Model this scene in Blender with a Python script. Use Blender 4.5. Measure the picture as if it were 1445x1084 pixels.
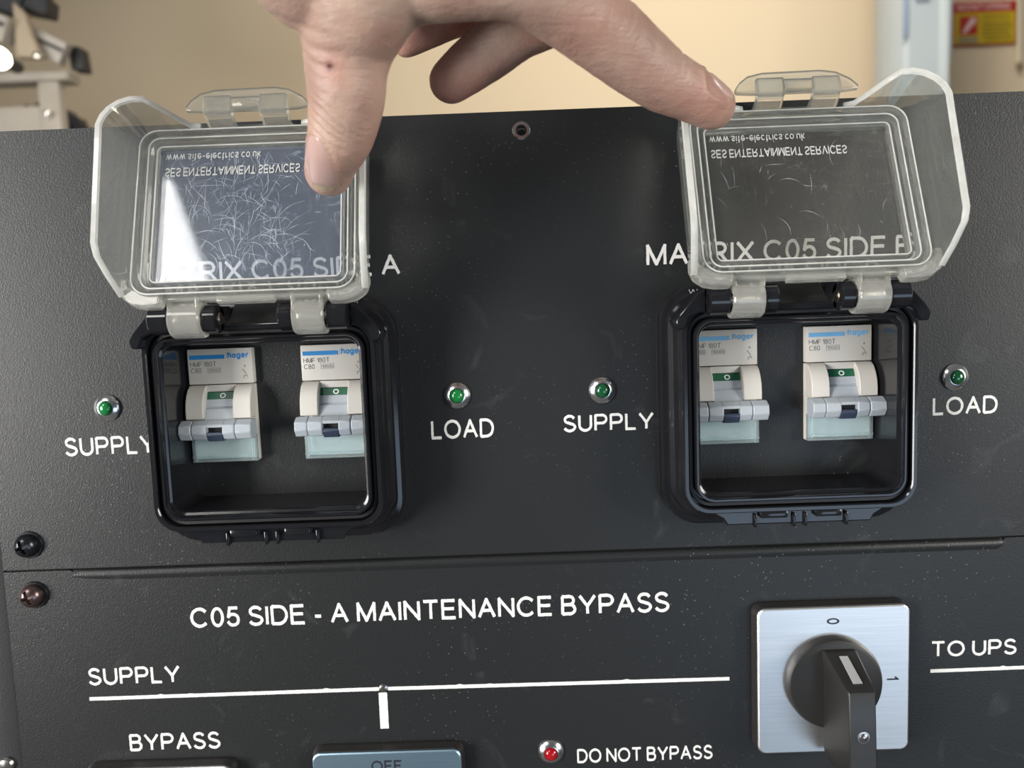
import bpy, bmesh, math, random
from mathutils import Vector, Matrix, noise
random.seed(7)
sc = bpy.context.scene
for o in list(bpy.data.objects): bpy.data.objects.remove(o)
COL = sc.collection
Z0 = 1250.0                      # all numbers are millimetres; z is measured from the camera's height
def W(p): return Vector((p[0]*.001, p[1]*.001, (p[2]+Z0)*.001))
PI = math.pi

# ------------------------------------------------------------------ camera, world, lights, exposure
cam = bpy.data.cameras.new('camera'); cam.sensor_width = 36; cam.lens = 36*1085/1445
cam.clip_start = .01; cam.clip_end = 30
cam.dof.use_dof = True; cam.dof.focus_distance = .295; cam.dof.aperture_fstop = 8.5
co = bpy.data.objects.new('camera', cam); COL.objects.link(co)
P_, R_, Y_ = (math.radians(a) for a in (5.408, -2.128, 0.475))
M = Matrix.Rotation(Y_, 4, 'Z') @ Matrix.Rotation(PI/2-P_, 4, 'X') @ Matrix.Rotation(R_, 4, 'Z')
co.matrix_world = Matrix.Translation(W((0, -313, 0))) @ M
sc.camera = co

wd = bpy.data.worlds.new('world'); sc.world = wd; wd.use_nodes = True
wd.node_tree.nodes['Background'].inputs[0].default_value = (.70, .73, .78, 1)
wd.node_tree.nodes['Background'].inputs[1].default_value = .10

def area(name, loc, target, sx, sy, power, col, spread=180):
    l = bpy.data.lights.new(name, 'AREA'); l.shape = 'RECTANGLE'; l.size = sx*.001; l.size_y = sy*.001
    l.energy = power; l.color = col; l.spread = math.radians(spread)
    o = bpy.data.objects.new(name, l); COL.objects.link(o); o.location = W(loc)
    o.rotation_euler = (W(target)-W(loc)).to_track_quat('-Z', 'Y').to_euler()
    return o
area('ceiling_panel_light', (-1280, -1690, 1335), (-1280, -1690.01, 0), 640, 860, 27, (1, .975, .94)).rotation_euler = (0, 0, math.radians(-8))
area('left_sheen_light', (-2000, -1500, 0), (-150, 0, 0), 800, 1300, 11, (1, .98, .95), 62)  # unseen area light added for sheen on the panel's left, spread narrowed
area('window_daylight', (900, -1900, -650), (60, 0, -40), 1000, 700, 6, (.60, .78, 1))
area('right_sheen_light', (1800, -1300, 250), (100, 0, 0), 700, 900, 5.2, (1, .96, .88), 70)  # unseen area light added to lift the panel's right side
area('rear_wall_fill', (330, 500, 1150), (330, 1200, 60), 400, 300, 5.3, (1, .92, .80), 120)  # unseen area light added to brighten the back wall only

sc.view_settings.view_transform = 'Standard'; sc.view_settings.look = 'None'
sc.view_settings.exposure = 0.0; sc.view_settings.gamma = 1; sc.view_settings.use_curve_mapping = False
sc.cycles.use_denoising = True
sc.cycles.max_bounces = 16; sc.cycles.transmission_bounces = 14; sc.cycles.transparent_max_bounces = 24
sc.cycles.glossy_bounces = 6; sc.cycles.diffuse_bounces = 3
sc.cycles.sample_clamp_indirect = 6

# ------------------------------------------------------------------ materials
def nt(name):
    m = bpy.data.materials.new(name); m.use_nodes = True
    n = m.node_tree; n.nodes.clear()
    out = n.nodes.new('ShaderNodeOutputMaterial')
    return m, n, out
def pbr(name, col, rough=.5, metal=0, bump=None, spec=None, trans=0, ior=None, coat=0, vary=None, sss=0, aniso=0):
    m, n, out = nt(name); b = n.nodes.new('ShaderNodeBsdfPrincipled')
    b.inputs['Base Color'].default_value = (*col, 1); b.inputs['Roughness'].default_value = rough
    b.inputs['Metallic'].default_value = metal
    if spec is not None: b.inputs['Specular IOR Level'].default_value = spec
    if trans: b.inputs['Transmission Weight'].default_value = trans
    if ior: b.inputs['IOR'].default_value = ior
    if coat: b.inputs['Coat Weight'].default_value = coat
    if sss:
        b.inputs['Subsurface Weight'].default_value = sss; b.inputs['Subsurface Radius'].default_value = (.004, .0016, .0009); b.inputs['Subsurface Scale'].default_value = 1
    tc = n.nodes.new('ShaderNodeTexCoord')
    if bump:
        sc_, st, dist = bump
        t = n.nodes.new('ShaderNodeTexNoise'); t.inputs['Scale'].default_value = sc_; t.inputs['Detail'].default_value = 3
        n.links.new(tc.outputs['Object'], t.inputs['Vector'])
        bp = n.nodes.new('ShaderNodeBump'); bp.inputs['Strength'].default_value = st; bp.inputs['Distance'].default_value = dist
        n.links.new(t.outputs['Fac'], bp.inputs['Height']); n.links.new(bp.outputs['Normal'], b.inputs['Normal'])
    if vary:
        s2, c2 = vary
        t = n.nodes.new('ShaderNodeTexNoise'); t.inputs['Scale'].default_value = s2; t.inputs['Detail'].default_value = 4
        n.links.new(tc.outputs['Object'], t.inputs['Vector'])
        mx = n.nodes.new('ShaderNodeMix'); mx.data_type = 'RGBA'
        mx.inputs['A'].default_value = (*col, 1); mx.inputs['B'].default_value = (*c2, 1)
        n.links.new(t.outputs['Fac'], mx.inputs['Factor']); n.links.new(mx.outputs['Result'], b.inputs['Base Color'])
    n.links.new(b.outputs[0], out.inputs[0])
    return m

def powder_coat(name, col, rough, dust=1.0):
    m, n, out = nt(name); N = n.nodes.new; L = n.links.new
    b = N('ShaderNodeBsdfPrincipled'); tc = N('ShaderNodeTexCoord')
    b.inputs['Roughness'].default_value = rough; b.inputs['Specular IOR Level'].default_value = .42
    g = N('ShaderNodeTexNoise'); g.inputs['Scale'].default_value = 1700; g.inputs['Detail'].default_value = 2; L(tc.outputs['Object'], g.inputs['Vector'])
    bp = N('ShaderNodeBump'); bp.inputs['Strength'].default_value = .5; bp.inputs['Distance'].default_value = .0002
    L(g.outputs['Fac'], bp.inputs['Height']); L(bp.outputs['Normal'], b.inputs['Normal'])
    # dust specks
    v = N('ShaderNodeTexVoronoi'); v.inputs['Scale'].default_value = 420; L(tc.outputs['Object'], v.inputs['Vector'])
    lt = N('ShaderNodeMapRange'); lt.inputs[1].default_value = .06; lt.inputs[2].default_value = .13; lt.inputs[3].default_value = 1; lt.inputs[4].default_value = 0
    L(v.outputs['Distance'], lt.inputs[0])
    k = N('ShaderNodeTexNoise'); k.inputs['Scale'].default_value = 14; k.inputs['Detail'].default_value = 3; L(tc.outputs['Object'], k.inputs['Vector'])
    kr = N('ShaderNodeMapRange'); kr.inputs[1].default_value = .45; kr.inputs[2].default_value = .72; L(k.outputs['Fac'], kr.inputs[0])
    mu = N('ShaderNodeMath'); mu.operation = 'MULTIPLY'; L(lt.outputs[0], mu.inputs[0]); L(kr.outputs[0], mu.inputs[1])
    mu2 = N('ShaderNodeMath'); mu2.operation = 'MULTIPLY'; mu2.inputs[1].default_value = .45*dust; L(mu.outputs[0], mu2.inputs[0])
    mx = N('ShaderNodeMix'); mx.data_type = 'RGBA'; mx.inputs['A'].default_value = (*col, 1); mx.inputs['B'].default_value = (.5, .5, .48, 1)
    L(mu2.outputs[0], mx.inputs['Factor'])
    # soft scuffs
    s = N('ShaderNodeTexNoise'); s.inputs['Scale'].default_value = 45; s.inputs['Detail'].default_value = 8; s.inputs['Distortion'].default_value = 1.5; L(tc.outputs['Object'], s.inputs['Vector'])
    sr = N('ShaderNodeMapRange'); sr.inputs[1].default_value = .62; sr.inputs[2].default_value = .8; sr.inputs[4].default_value = .07*dust; L(s.outputs['Fac'], sr.inputs[0])
    mx2 = N('ShaderNodeMix'); mx2.data_type = 'RGBA'; mx2.inputs['B'].default_value = (.35, .36, .36, 1); L(mx.outputs['Result'], mx2.inputs['A']); L(sr.outputs[0], mx2.inputs['Factor'])
    L(mx2.outputs['Result'], b.inputs['Base Color'])
    L(b.outputs[0], out.inputs[0])
    return m

def acrylic(name, haze=.06, clear=.35, tint=(.97, .98, .97)):
    """solid clear moulded plastic: glass, partly straight-through, with a little milky haze"""
    m, n, out = nt(name); N = n.nodes.new; L = n.links.new
    g = N('ShaderNodeBsdfGlass'); g.inputs['IOR'].default_value = 1.49; g.inputs['Roughness'].default_value = 0; g.inputs['Color'].default_value = (*tint, 1)
    t = N('ShaderNodeBsdfTransparent'); t.inputs['Color'].default_value = (*tint, 1)
    d = N('ShaderNodeBsdfDiffuse'); d.inputs['Color'].default_value = (.95, .95, .91, 1)
    tc = N('ShaderNodeTexCoord'); no = N('ShaderNodeTexNoise'); no.inputs['Scale'].default_value = 160; no.inputs['Detail'].default_value = 4; L(tc.outputs['Object'], no.inputs['Vector'])
    bp = N('ShaderNodeBump'); bp.inputs['Strength'].default_value = .06; bp.inputs['Distance'].default_value = .0004; L(no.outputs['Fac'], bp.inputs['Height']); L(bp.outputs['Normal'], g.inputs['Normal'])
    a = N('ShaderNodeMixShader'); a.inputs[0].default_value = clear; L(g.outputs[0], a.inputs[1]); L(t.outputs[0], a.inputs[2])
    hr = N('ShaderNodeMapRange'); hr.inputs[1].default_value = .3; hr.inputs[2].default_value = .7; hr.inputs[3].default_value = haze*.85; hr.inputs[4].default_value = haze*1.15; L(no.outputs['Fac'], hr.inputs[0])
    c = N('ShaderNodeMixShader'); L(hr.outputs[0], c.inputs[0]); L(a.outputs[0], c.inputs[1]); L(d.outputs[0], c.inputs[2])
    L(c.outputs[0], out.inputs[0])
    return m

def window_sheet(name, scratch, haze, tint=(.96, .97, .98), milk=(.80, .85, .92)):
    """thin flat clear sheet with fine scratches"""
    m, n, out = nt(name); N = n.nodes.new; L = n.links.new
    t = N('ShaderNodeBsdfTransparent'); t.inputs['Color'].default_value = (*tint, 1)
    g = N('ShaderNodeBsdfGlossy'); g.inputs['Roughness'].default_value = .04
    fr = N('ShaderNodeFresnel'); fr.inputs['IOR'].default_value = 1.49
    a = N('ShaderNodeMixShader'); L(fr.outputs[0], a.inputs[0]); L(t.outputs[0], a.inputs[1]); L(g.outputs[0], a.inputs[2])
    d = N('ShaderNodeBsdfDiffuse'); d.inputs['Color'].default_value = (*milk, 1)
    tc = N('ShaderNodeTexCoord'); facs = []
    for i, (sx, sy, rot, wv) in enumerate(((260, 60, .5, .006), (60, 230, -.3, .006), (180, 180, 1.1, .004))):
        mp = N('ShaderNodeMapping'); mp.inputs['Scale'].default_value = (sx, 1, sy); mp.inputs['Rotation'].default_value = (0, rot, 0); mp.inputs['Location'].default_value = (i*3.3, 0, i)
        L(tc.outputs['Object'], mp.inputs['Vector'])
        no = N('ShaderNodeTexNoise'); no.inputs['Scale'].default_value = 1; no.inputs['Detail'].default_value = 1.5; no.inputs['Distortion'].default_value = .8; L(mp.outputs[0], no.inputs['Vector'])
        s = N('ShaderNodeMath'); s.operation = 'SUBTRACT'; s.inputs[1].default_value = .5; L(no.outputs['Fac'], s.inputs[0])
        ab = N('ShaderNodeMath'); ab.operation = 'ABSOLUTE'; L(s.outputs[0], ab.inputs[0])
        mr = N('ShaderNodeMapRange'); mr.inputs[1].default_value = 0; mr.inputs[2].default_value = wv; mr.inputs[3].default_value = 1; mr.inputs[4].default_value = 0; L(ab.outputs[0], mr.inputs[0])
        facs.append(mr.outputs[0])
    m1 = N('ShaderNodeMath'); m1.operation = 'MAXIMUM'; L(facs[0], m1.inputs[0]); L(facs[1], m1.inputs[1])
    m2 = N('ShaderNodeMath'); m2.operation = 'MAXIMUM'; L(m1.outputs[0], m2.inputs[0]); L(facs[2], m2.inputs[1])
    big = N('ShaderNodeTexNoise'); big.inputs['Scale'].default_value = 40; big.inputs['Detail'].default_value = 3; L(tc.outputs['Object'], big.inputs['Vector'])
    br = N('ShaderNodeMapRange'); br.inputs[1].default_value = .42; br.inputs[2].default_value = .62; L(big.outputs['Fac'], br.inputs[0])
    m3 = N('ShaderNodeMath'); m3.operation = 'MULTIPLY'; L(m2.outputs[0], m3.inputs[0]); L(br.outputs[0], m3.inputs[1])
    m4 = N('ShaderNodeMath'); m4.operation = 'MULTIPLY_ADD'; m4.inputs[1].default_value = scratch; m4.inputs[2].default_value = haze; L(m3.outputs[0], m4.inputs[0])
    c = N('ShaderNodeMixShader'); L(m4.outputs[0], c.inputs[0]); L(a.outputs[0], c.inputs[1]); L(d.outputs[0], c.inputs[2])
    L(c.outputs[0], out.inputs[0])
    return m

def brushed(name, col):
    m, n, out = nt(name); N = n.nodes.new; L = n.links.new
    b = N('ShaderNodeBsdfPrincipled'); b.inputs['Metallic'].default_value = 1; b.inputs['Roughness'].default_value = .42
    tc = N('ShaderNodeTexCoord'); mp = N('ShaderNodeMapping'); mp.inputs['Scale'].default_value = (30, 30, 1500); L(tc.outputs['Object'], mp.inputs['Vector'])
    no = N('ShaderNodeTexNoise'); no.inputs['Scale'].default_value = 1; no.inputs['Detail'].default_value = 4; L(mp.outputs[0], no.inputs['Vector'])
    mx = N('ShaderNodeMix'); mx.data_type = 'RGBA'; mx.inputs['A'].default_value = (*[c*.86 for c in col], 1); mx.inputs['B'].default_value = (*[min(1, c*1.12) for c in col], 1)
    L(no.outputs['Fac'], mx.inputs['Factor']); L(mx.outputs['Result'], b.inputs['Base Color'])
    bp = N('ShaderNodeBump'); bp.inputs['Strength'].default_value = .25; bp.inputs['Distance'].default_value = .00005; L(no.outputs['Fac'], bp.inputs['Height']); L(bp.outputs['Normal'], b.inputs['Normal'])
    L(b.outputs[0], out.inputs[0]); return m

def skin_mat():
    m, n, out = nt('skin'); N = n.nodes.new; L = n.links.new
    b = N('ShaderNodeBsdfPrincipled'); b.inputs['Roughness'].default_value = .48
    b.inputs['Subsurface Weight'].default_value = .25; b.inputs['Subsurface Radius'].default_value = (.004, .0015, .0008); b.inputs['Subsurface Scale'].default_value = 1
    tc = N('ShaderNodeTexCoord')
    no = N('ShaderNodeTexNoise'); no.inputs['Scale'].default_value = 55; no.inputs['Detail'].default_value = 6; L(tc.outputs['Object'], no.inputs['Vector'])
    cr = N('ShaderNodeValToRGB'); e = cr.color_ramp.elements
    e[0].position = .35; e[0].color = (.42, .265, .21, 1); e[1].position = .68; e[1].color = (.56, .40, .315, 1)
    L(no.outputs['Fac'], cr.inputs[0])
    at = N('ShaderNodeAttribute'); at.attribute_name = 'flush'
    mx = N('ShaderNodeMix'); mx.data_type = 'RGBA'; mx.inputs['B'].default_value = (.60, .26, .20, 1)
    L(at.outputs['Fac'], mx.inputs['Factor']); L(cr.outputs[0], mx.inputs['A'])
    at2 = N('ShaderNodeAttribute'); at2.attribute_name = 'scab'
    mx2 = N('ShaderNodeMix'); mx2.data_type = 'RGBA'; mx2.inputs['B'].default_value = (.10, .012, .012, 1)
    L(at2.outputs['Fac'], mx2.inputs['Factor']); L(mx.outputs['Result'], mx2.inputs['A'])
    L(mx2.outputs['Result'], b.inputs['Base Color'])
    n1 = N('ShaderNodeTexNoise'); n1.inputs['Scale'].default_value = 900; n1.inputs['Detail'].default_value = 4; L(tc.outputs['Object'], n1.inputs['Vector'])
    mp = N('ShaderNodeMapping'); mp.inputs['Scale'].default_value = (150, 150, 900); L(tc.outputs['Object'], mp.inputs['Vector'])
    n2 = N('ShaderNodeTexNoise'); n2.inputs['Scale'].default_value = 1; n2.inputs['Detail'].default_value = 3; n2.inputs['Distortion'].default_value = .6; L(mp.outputs[0], n2.inputs['Vector'])
    ad = N('ShaderNodeMath'); ad.operation = 'ADD'; L(n1.outputs['Fac'], ad.inputs[0]); L(n2.outputs['Fac'], ad.inputs[1])
    bp = N('ShaderNodeBump'); bp.inputs['Strength'].default_value = .45; bp.inputs['Distance'].default_value = .0005; L(ad.outputs[0], bp.inputs['Height']); L(bp.outputs['Normal'], b.inputs['Normal'])
    L(b.outputs[0], out.inputs[0]); return m

m_panel = powder_coat('black powder coat', (.016, .017, .018), .40)
m_cab = powder_coat('black cabinet paint', (.02, .021, .023), .45, .4)
m_gloss = pbr('gloss black plastic', (.008, .009, .012), .13, bump=(220, .05, .0004), vary=(90, (.016, .016, .018)))
m_web = pbr('black plastic with painted reflection', (.05, .05, .05), .3, bump=(120, .2, .0005))  # base colour lightened to stand for the reflection on the slab
m_gask = pbr('black rubber', (.012, .012, .013), .45, bump=(400, .1, .0003))
m_satin = pbr('satin black plastic', (.022, .022, .022), .38, bump=(700, .2, .0002), vary=(120, (.03, .029, .028)))
m_white = pbr('engraving paint', (.92, .91, .88), .6, vary=(300, (.84, .83, .80)))
m_grey = pbr('warm grey plastic', (.60, .575, .53), .42, bump=(900, .08, .0002))
m_bgrey = pbr('blue grey plastic', (.40, .44, .48), .38, bump=(900, .08, .0002))
m_lever = pbr('pale blue grey plastic', (.42, .46, .50), .35)
m_navy = pbr('dark slate plastic', (.035, .05, .085), .4)
m_dark = pbr('dark void plastic', (.006, .006, .008), .6)
m_green = pbr('green indicator', (.012, .11, .055), .4)
m_label = pbr('paper label', (.80, .82, .80), .55)
m_blueprint = pbr('blue print', (.02, .23, .56), .5)
m_litprint = pbr('blue print with painted reflection', (.16, .42, .70), .5)  # blue lightened so the bars carry reflected light in their colour
m_greyprint = pbr('grey print', (.16, .16, .16), .6)
m_teal = acrylic('clear bluish cover', .10, .7, (.90, .96, .975))
m_acr = acrylic('clear moulded plastic', .085, .25)
m_skirt = acrylic('clear thin plastic', .022, .62)
m_edgelight = acrylic('clear plastic edge highlight', .50, .25, (1, 1, .98))  # extra milky haze stands for light piped to the edges
m_acr2 = acrylic('clear moulded hinge', .16, .30, (1, .99, .96))
m_winA = window_sheet('scratched clear sheet', .25, .12, (.93, .95, .98), (.66, .76, .95))
m_winB = window_sheet('clear sheet', .10, .05, (.95, .95, .93), (.86, .83, .76))
m_scratch = pbr('scratch', (.80, .86, .95), .4)
m_mould = pbr('raised clear lettering', (.62, .62, .60), .25)
m_chrome = pbr('polished chrome', (.93, .94, .96), .2, metal=1)
m_steel = pbr('steel', (.55, .54, .52), .25, metal=1, bump=(300, .1, .0003))
m_brass = pbr('dull brass', (.38, .33, .24), .3, metal=1)
m_blackscrew = pbr('black screw', (.045, .048, .055), .25, metal=.8, bump=(500, .1, .0003))
m_bronze = pbr('worn bronze screw', (.22, .15, .145), .28, metal=.85, bump=(500, .1, .0003), vary=(200, (.12, .09, .09)))
m_alu = brushed('brushed aluminium', (.90, .91, .92))
m_bluealu = brushed('blue tinted aluminium', (.36, .52, .64))
m_ledg = pbr('green lens', (.01, .22, .05), .08, coat=1)
m_ledgd = pbr('dark green lens', (.006, .09, .03), .08, coat=1)
m_ledr = pbr('red lens', (.38, .004, .01), .08, coat=1)
m_ink = pbr('black ink', (.02, .02, .03), .5)
m_strip = pbr('silver marker strip', (.66, .67, .68), .4, metal=.3)
m_skin = skin_mat()
m_nail = pbr('fingernail', (.60, .39, .34), .25, coat=.4, bump=(300, .05, .0003))
m_nailtip = pbr('fingernail edge', (.62, .47, .30), .35, sss=.15)
m_wall = pbr('beige wall paint', (.60, .50, .36), .8, bump=(60, .04, .002), vary=(3, (.62, .50, .34)))
m_floor = pbr('grey vinyl floor', (.24, .23, .21), .6, vary=(30, (.2, .19, .18)))
m_ceil = pbr('white ceiling', (.78, .77, .74), .9, vary=(20, (.74, .73, .70)))
m_wwhite = pbr('white laminate', (.46, .42, .36), .5, vary=(12, (.42, .38, .33)))
m_cream = pbr('cream bracket', (.38, .31, .22), .5, vary=(12, (.35, .29, .21)))
m_rail = pbr('grey aluminium rail', (.42, .39, .36), .45, metal=.3, vary=(25, (.36, .33, .30)))
m_blk = pbr('matt black plastic', (.02, .02, .024), .5, bump=(300, .2, .001))
m_tube = pbr('milky plastic tub', (.46, .51, .52), .35, sss=0, vary=(8, (.38, .43, .46)))
m_tubestrip = pbr('clear tub band', (.55, .60, .60), .3)
m_tubelab = pbr('faded blue label', (.22, .29, .38), .5, vary=(30, (.28, .33, .42)))
m_red = pbr('sign red', (.38, .012, .01), .5); m_yel = pbr('sign yellow', (.48, .33, .008), .5); m_swhite = pbr('sign white', (.65, .45, .42), .6)
m_slines = pbr('sign small print', (.28, .19, .01), .6); m_sgrey = pbr('sign grey', (.25, .2, .12), .6)
m_cord = pbr('pale cord', (.62, .56, .42), .7); m_knot = pbr('brown cord end', (.2, .14, .08), .7)
def emis(name, col, s):
    m, n, out = nt(name); e = n.nodes.new('ShaderNodeEmission'); e.inputs[0].default_value = (*col, 1); e.inputs[1].default_value = s
    n.links.new(e.outputs[0], out.inputs[0]); return m
m_lamp = emis('lit lamp', (1, .9, .72), 14)

# ------------------------------------------------------------------ mesh builder
class MB:
    def __init__(s): s.v = []; s.f = []
    def add(s, vs, fs):
        k = len(s.v); s.v += [tuple(p) for p in vs]; s.f += [tuple(i+k for i in f) for f in fs]; return s
    def box(s, x0, x1, y0, y1, z0, z1, b=0, seg=2):
        if b <= 0:
            return s.add([(x, y, z) for x in (x0, x1) for y in (y0, y1) for z in (z0, z1)],
                         [(0, 1, 3, 2), (4, 6, 7, 5), (0, 4, 5, 1), (2, 3, 7, 6), (0, 2, 6, 4), (1, 5, 7, 3)])
        bm = bmesh.new(); bmesh.ops.create_cube(bm, size=1)
        for v in bm.verts:
            v.co = Vector(((x0+x1)/2+v.co.x*(x1-x0), (y0+y1)/2+v.co.y*(y1-y0), (z0+z1)/2+v.co.z*(z1-z0)))
        bmesh.ops.bevel(bm, geom=bm.edges[:], offset=b, segments=seg, profile=.5, affect='EDGES')
        bm.verts.index_update(); s.add([v.co[:] for v in bm.verts], [[v.index for v in f.verts] for f in bm.faces]); bm.free(); return s
    def loops(s, loops, close=False, cap0=False, cap1=False):
        n = len(loops[0]); k = len(s.v)
        for l in loops: s.v += [tuple(p) for p in l]
        m = len(loops)
        for i in range(m if close else m-1):
            a = k+i*n; b = k+((i+1) % m)*n
            for j in range(n):
                j2 = (j+1) % n; s.f.append((a+j, a+j2, b+j2, b+j))
        if cap0: s.f.append(tuple(k+j for j in reversed(range(n))))
        if cap1: s.f.append(tuple(k+(m-1)*n+j for j in range(n)))
        return s
    def tube(s, pts, rad, n=12, caps=True):
        pts = [Vector(p) for p in pts]; rad = rad if isinstance(rad, (list, tuple)) else [rad]*len(pts)
        L = []; up = None
        for i, p in enumerate(pts):
            t = (pts[min(i+1, len(pts)-1)]-pts[max(i-1, 0)]).normalized()
            if up is None:
                up = t.orthogonal().normalized()
            else:
                up = (up-t*up.dot(t)); up = up.normalized() if up.length > 1e-6 else t.orthogonal().normalized()
            w = t.cross(up)
            L.append([p+(up*math.cos(a)+w*math.sin(a))*rad[i] for a in (2*PI*j/n for j in range(n))])
        return s.loops(L, False, caps, caps)
    def lathe(s, c, prof, n=32, axis='y', cap0=True, cap1=True):
        L = []
        for r, h in prof:
            l = []
            for j in range(n):
                a = 2*PI*j/n; q, w = r*math.cos(a), r*math.sin(a)
                l.append({'y': (c[0]+q, c[1]+h, c[2]+w), 'x': (c[0]+h, c[1]+q, c[2]+w), 'z': (c[0]+q, c[1]+w, c[2]+h)}[axis])
            L.append(l)
        return s.loops(L, False, cap0, cap1)
    def prism(s, poly, y0, y1, axis='y'):
        f = {'y': lambda a, b, h: (a, h, b), 'x': lambda a, b, h: (h, a, b), 'z': lambda a, b, h: (a, b, h)}[axis]
        return s.loops([[f(a, b, y0) for a, b in poly], [f(a, b, y1) for a, b in poly]], False, True, True)
    def xf(s, fn): s.v = [tuple(fn(*p)) for p in s.v]; return s

def thing(name, label, cat, org, group=None):
    o = bpy.data.objects.new(name, None); COL.objects.link(o); o.location = W(org); o.empty_display_size = .01
    o['label'] = label; o['category'] = cat
    if group: o['group'] = group
    o['org'] = list(org); return o
def get_org(o):
    while o.parent: o = o.parent
    return Vector(o['org'])
def fix(me, smooth, ang=35):
    bm = bmesh.new(); bm.from_mesh(me); bmesh.ops.recalc_face_normals(bm, faces=bm.faces); bm.to_mesh(me); bm.free()
    if smooth:
        me.shade_smooth(); me.set_sharp_from_angle(angle=math.radians(ang))
def obj(name, mb, mat, parent=None, label=None, smooth=True, org=None, ang=35, bevel=0):
    o0 = Vector(org) if org is not None else (get_org(parent) if parent else Vector((0, 0, 0)))
    me = bpy.data.meshes.new(name)
    me.from_pydata([((p[0]-o0.x)*.001, (p[1]-o0.y)*.001, (p[2]-o0.z)*.001) for p in mb.v], [], mb.f); me.validate()
    fix(me, smooth, ang); me.materials.append(mat)
    o = bpy.data.objects.new(name, me); COL.objects.link(o)
    if parent: o.parent = parent
    else: o.location = W(o0); o['org'] = list(o0)
    if bevel:
        md = o.modifiers.new('bevel', 'BEVEL'); md.width = bevel*.001; md.segments = 2; md.limit_method = 'ANGLE'; md.angle_limit = math.radians(40)
    if label: o['label'] = label
    return o
def tag(o, label=None, cat=None, group=None, kind=None):
    if label: o['label'] = label
    if cat: o['category'] = cat
    if group: o['group'] = group
    if kind: o['kind'] = kind
    return o
def copy_tree(o, parent=None):
    c = o.copy(); COL.objects.link(c)
    if parent: c.parent = parent
    for ch in list(o.children): copy_tree(ch, c)
    return c
def rr(cx, cz, hw, hh, R, y, n=6):
    R = min(R, hw-.01, hh-.01); pts = []
    for qx, qz, a0 in ((1, 1, 0), (-1, 1, 90), (-1, -1, 180), (1, -1, 270)):
        for i in range(n+1):
            a = math.radians(a0+90*i/n)
            pts.append((cx+qx*(hw-R)+R*math.cos(a), y, cz+qz*(hh-R)+R*math.sin(a)))
    return pts
def bool_cut(o, cutter):
    md = o.modifiers.new('cut', 'BOOLEAN'); md.object = cutter; md.operation = 'DIFFERENCE'; md.solver = 'EXACT'
    dg = bpy.context.evaluated_depsgraph_get(); dg.update()
    me = bpy.data.meshes.new_from_object(o.evaluated_get(dg)); o.modifiers.clear(); o.data = me
    bpy.data.objects.remove(cutter)
def plate(outline, holes, y0, y1):
    """flat plate in the xz plane with holes, thickness y0..y1"""
    bm = bmesh.new(); loops = [outline]+holes
    for l in loops:
        vs = [bm.verts.new((p[0], y0, p[1])) for p in l]
        for i in range(len(vs)): bm.edges.new((vs[i], vs[(i+1) % len(vs)]))
    bmesh.ops.triangle_fill(bm, use_beauty=True, use_dissolve=False, edges=bm.edges[:])
    r = bmesh.ops.extrude_face_region(bm, geom=bm.faces[:])
    for g in r['geom']:
        if isinstance(g, bmesh.types.BMVert): g.co.y = y1
    bm.verts.index_update(); m = MB().add([v.co[:] for v in bm.verts], [[v.index for v in f.verts] for f in bm.faces]); bm.free(); return m
def circ(cx, cz, r, n=28): return [(cx+r*math.cos(2*PI*i/n), cz+r*math.sin(2*PI*i/n)) for i in range(n)]
def rect(x0, x1, z0, z1): return [(x0, z0), (x1, z0), (x1, z1), (x0, z1)]

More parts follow.
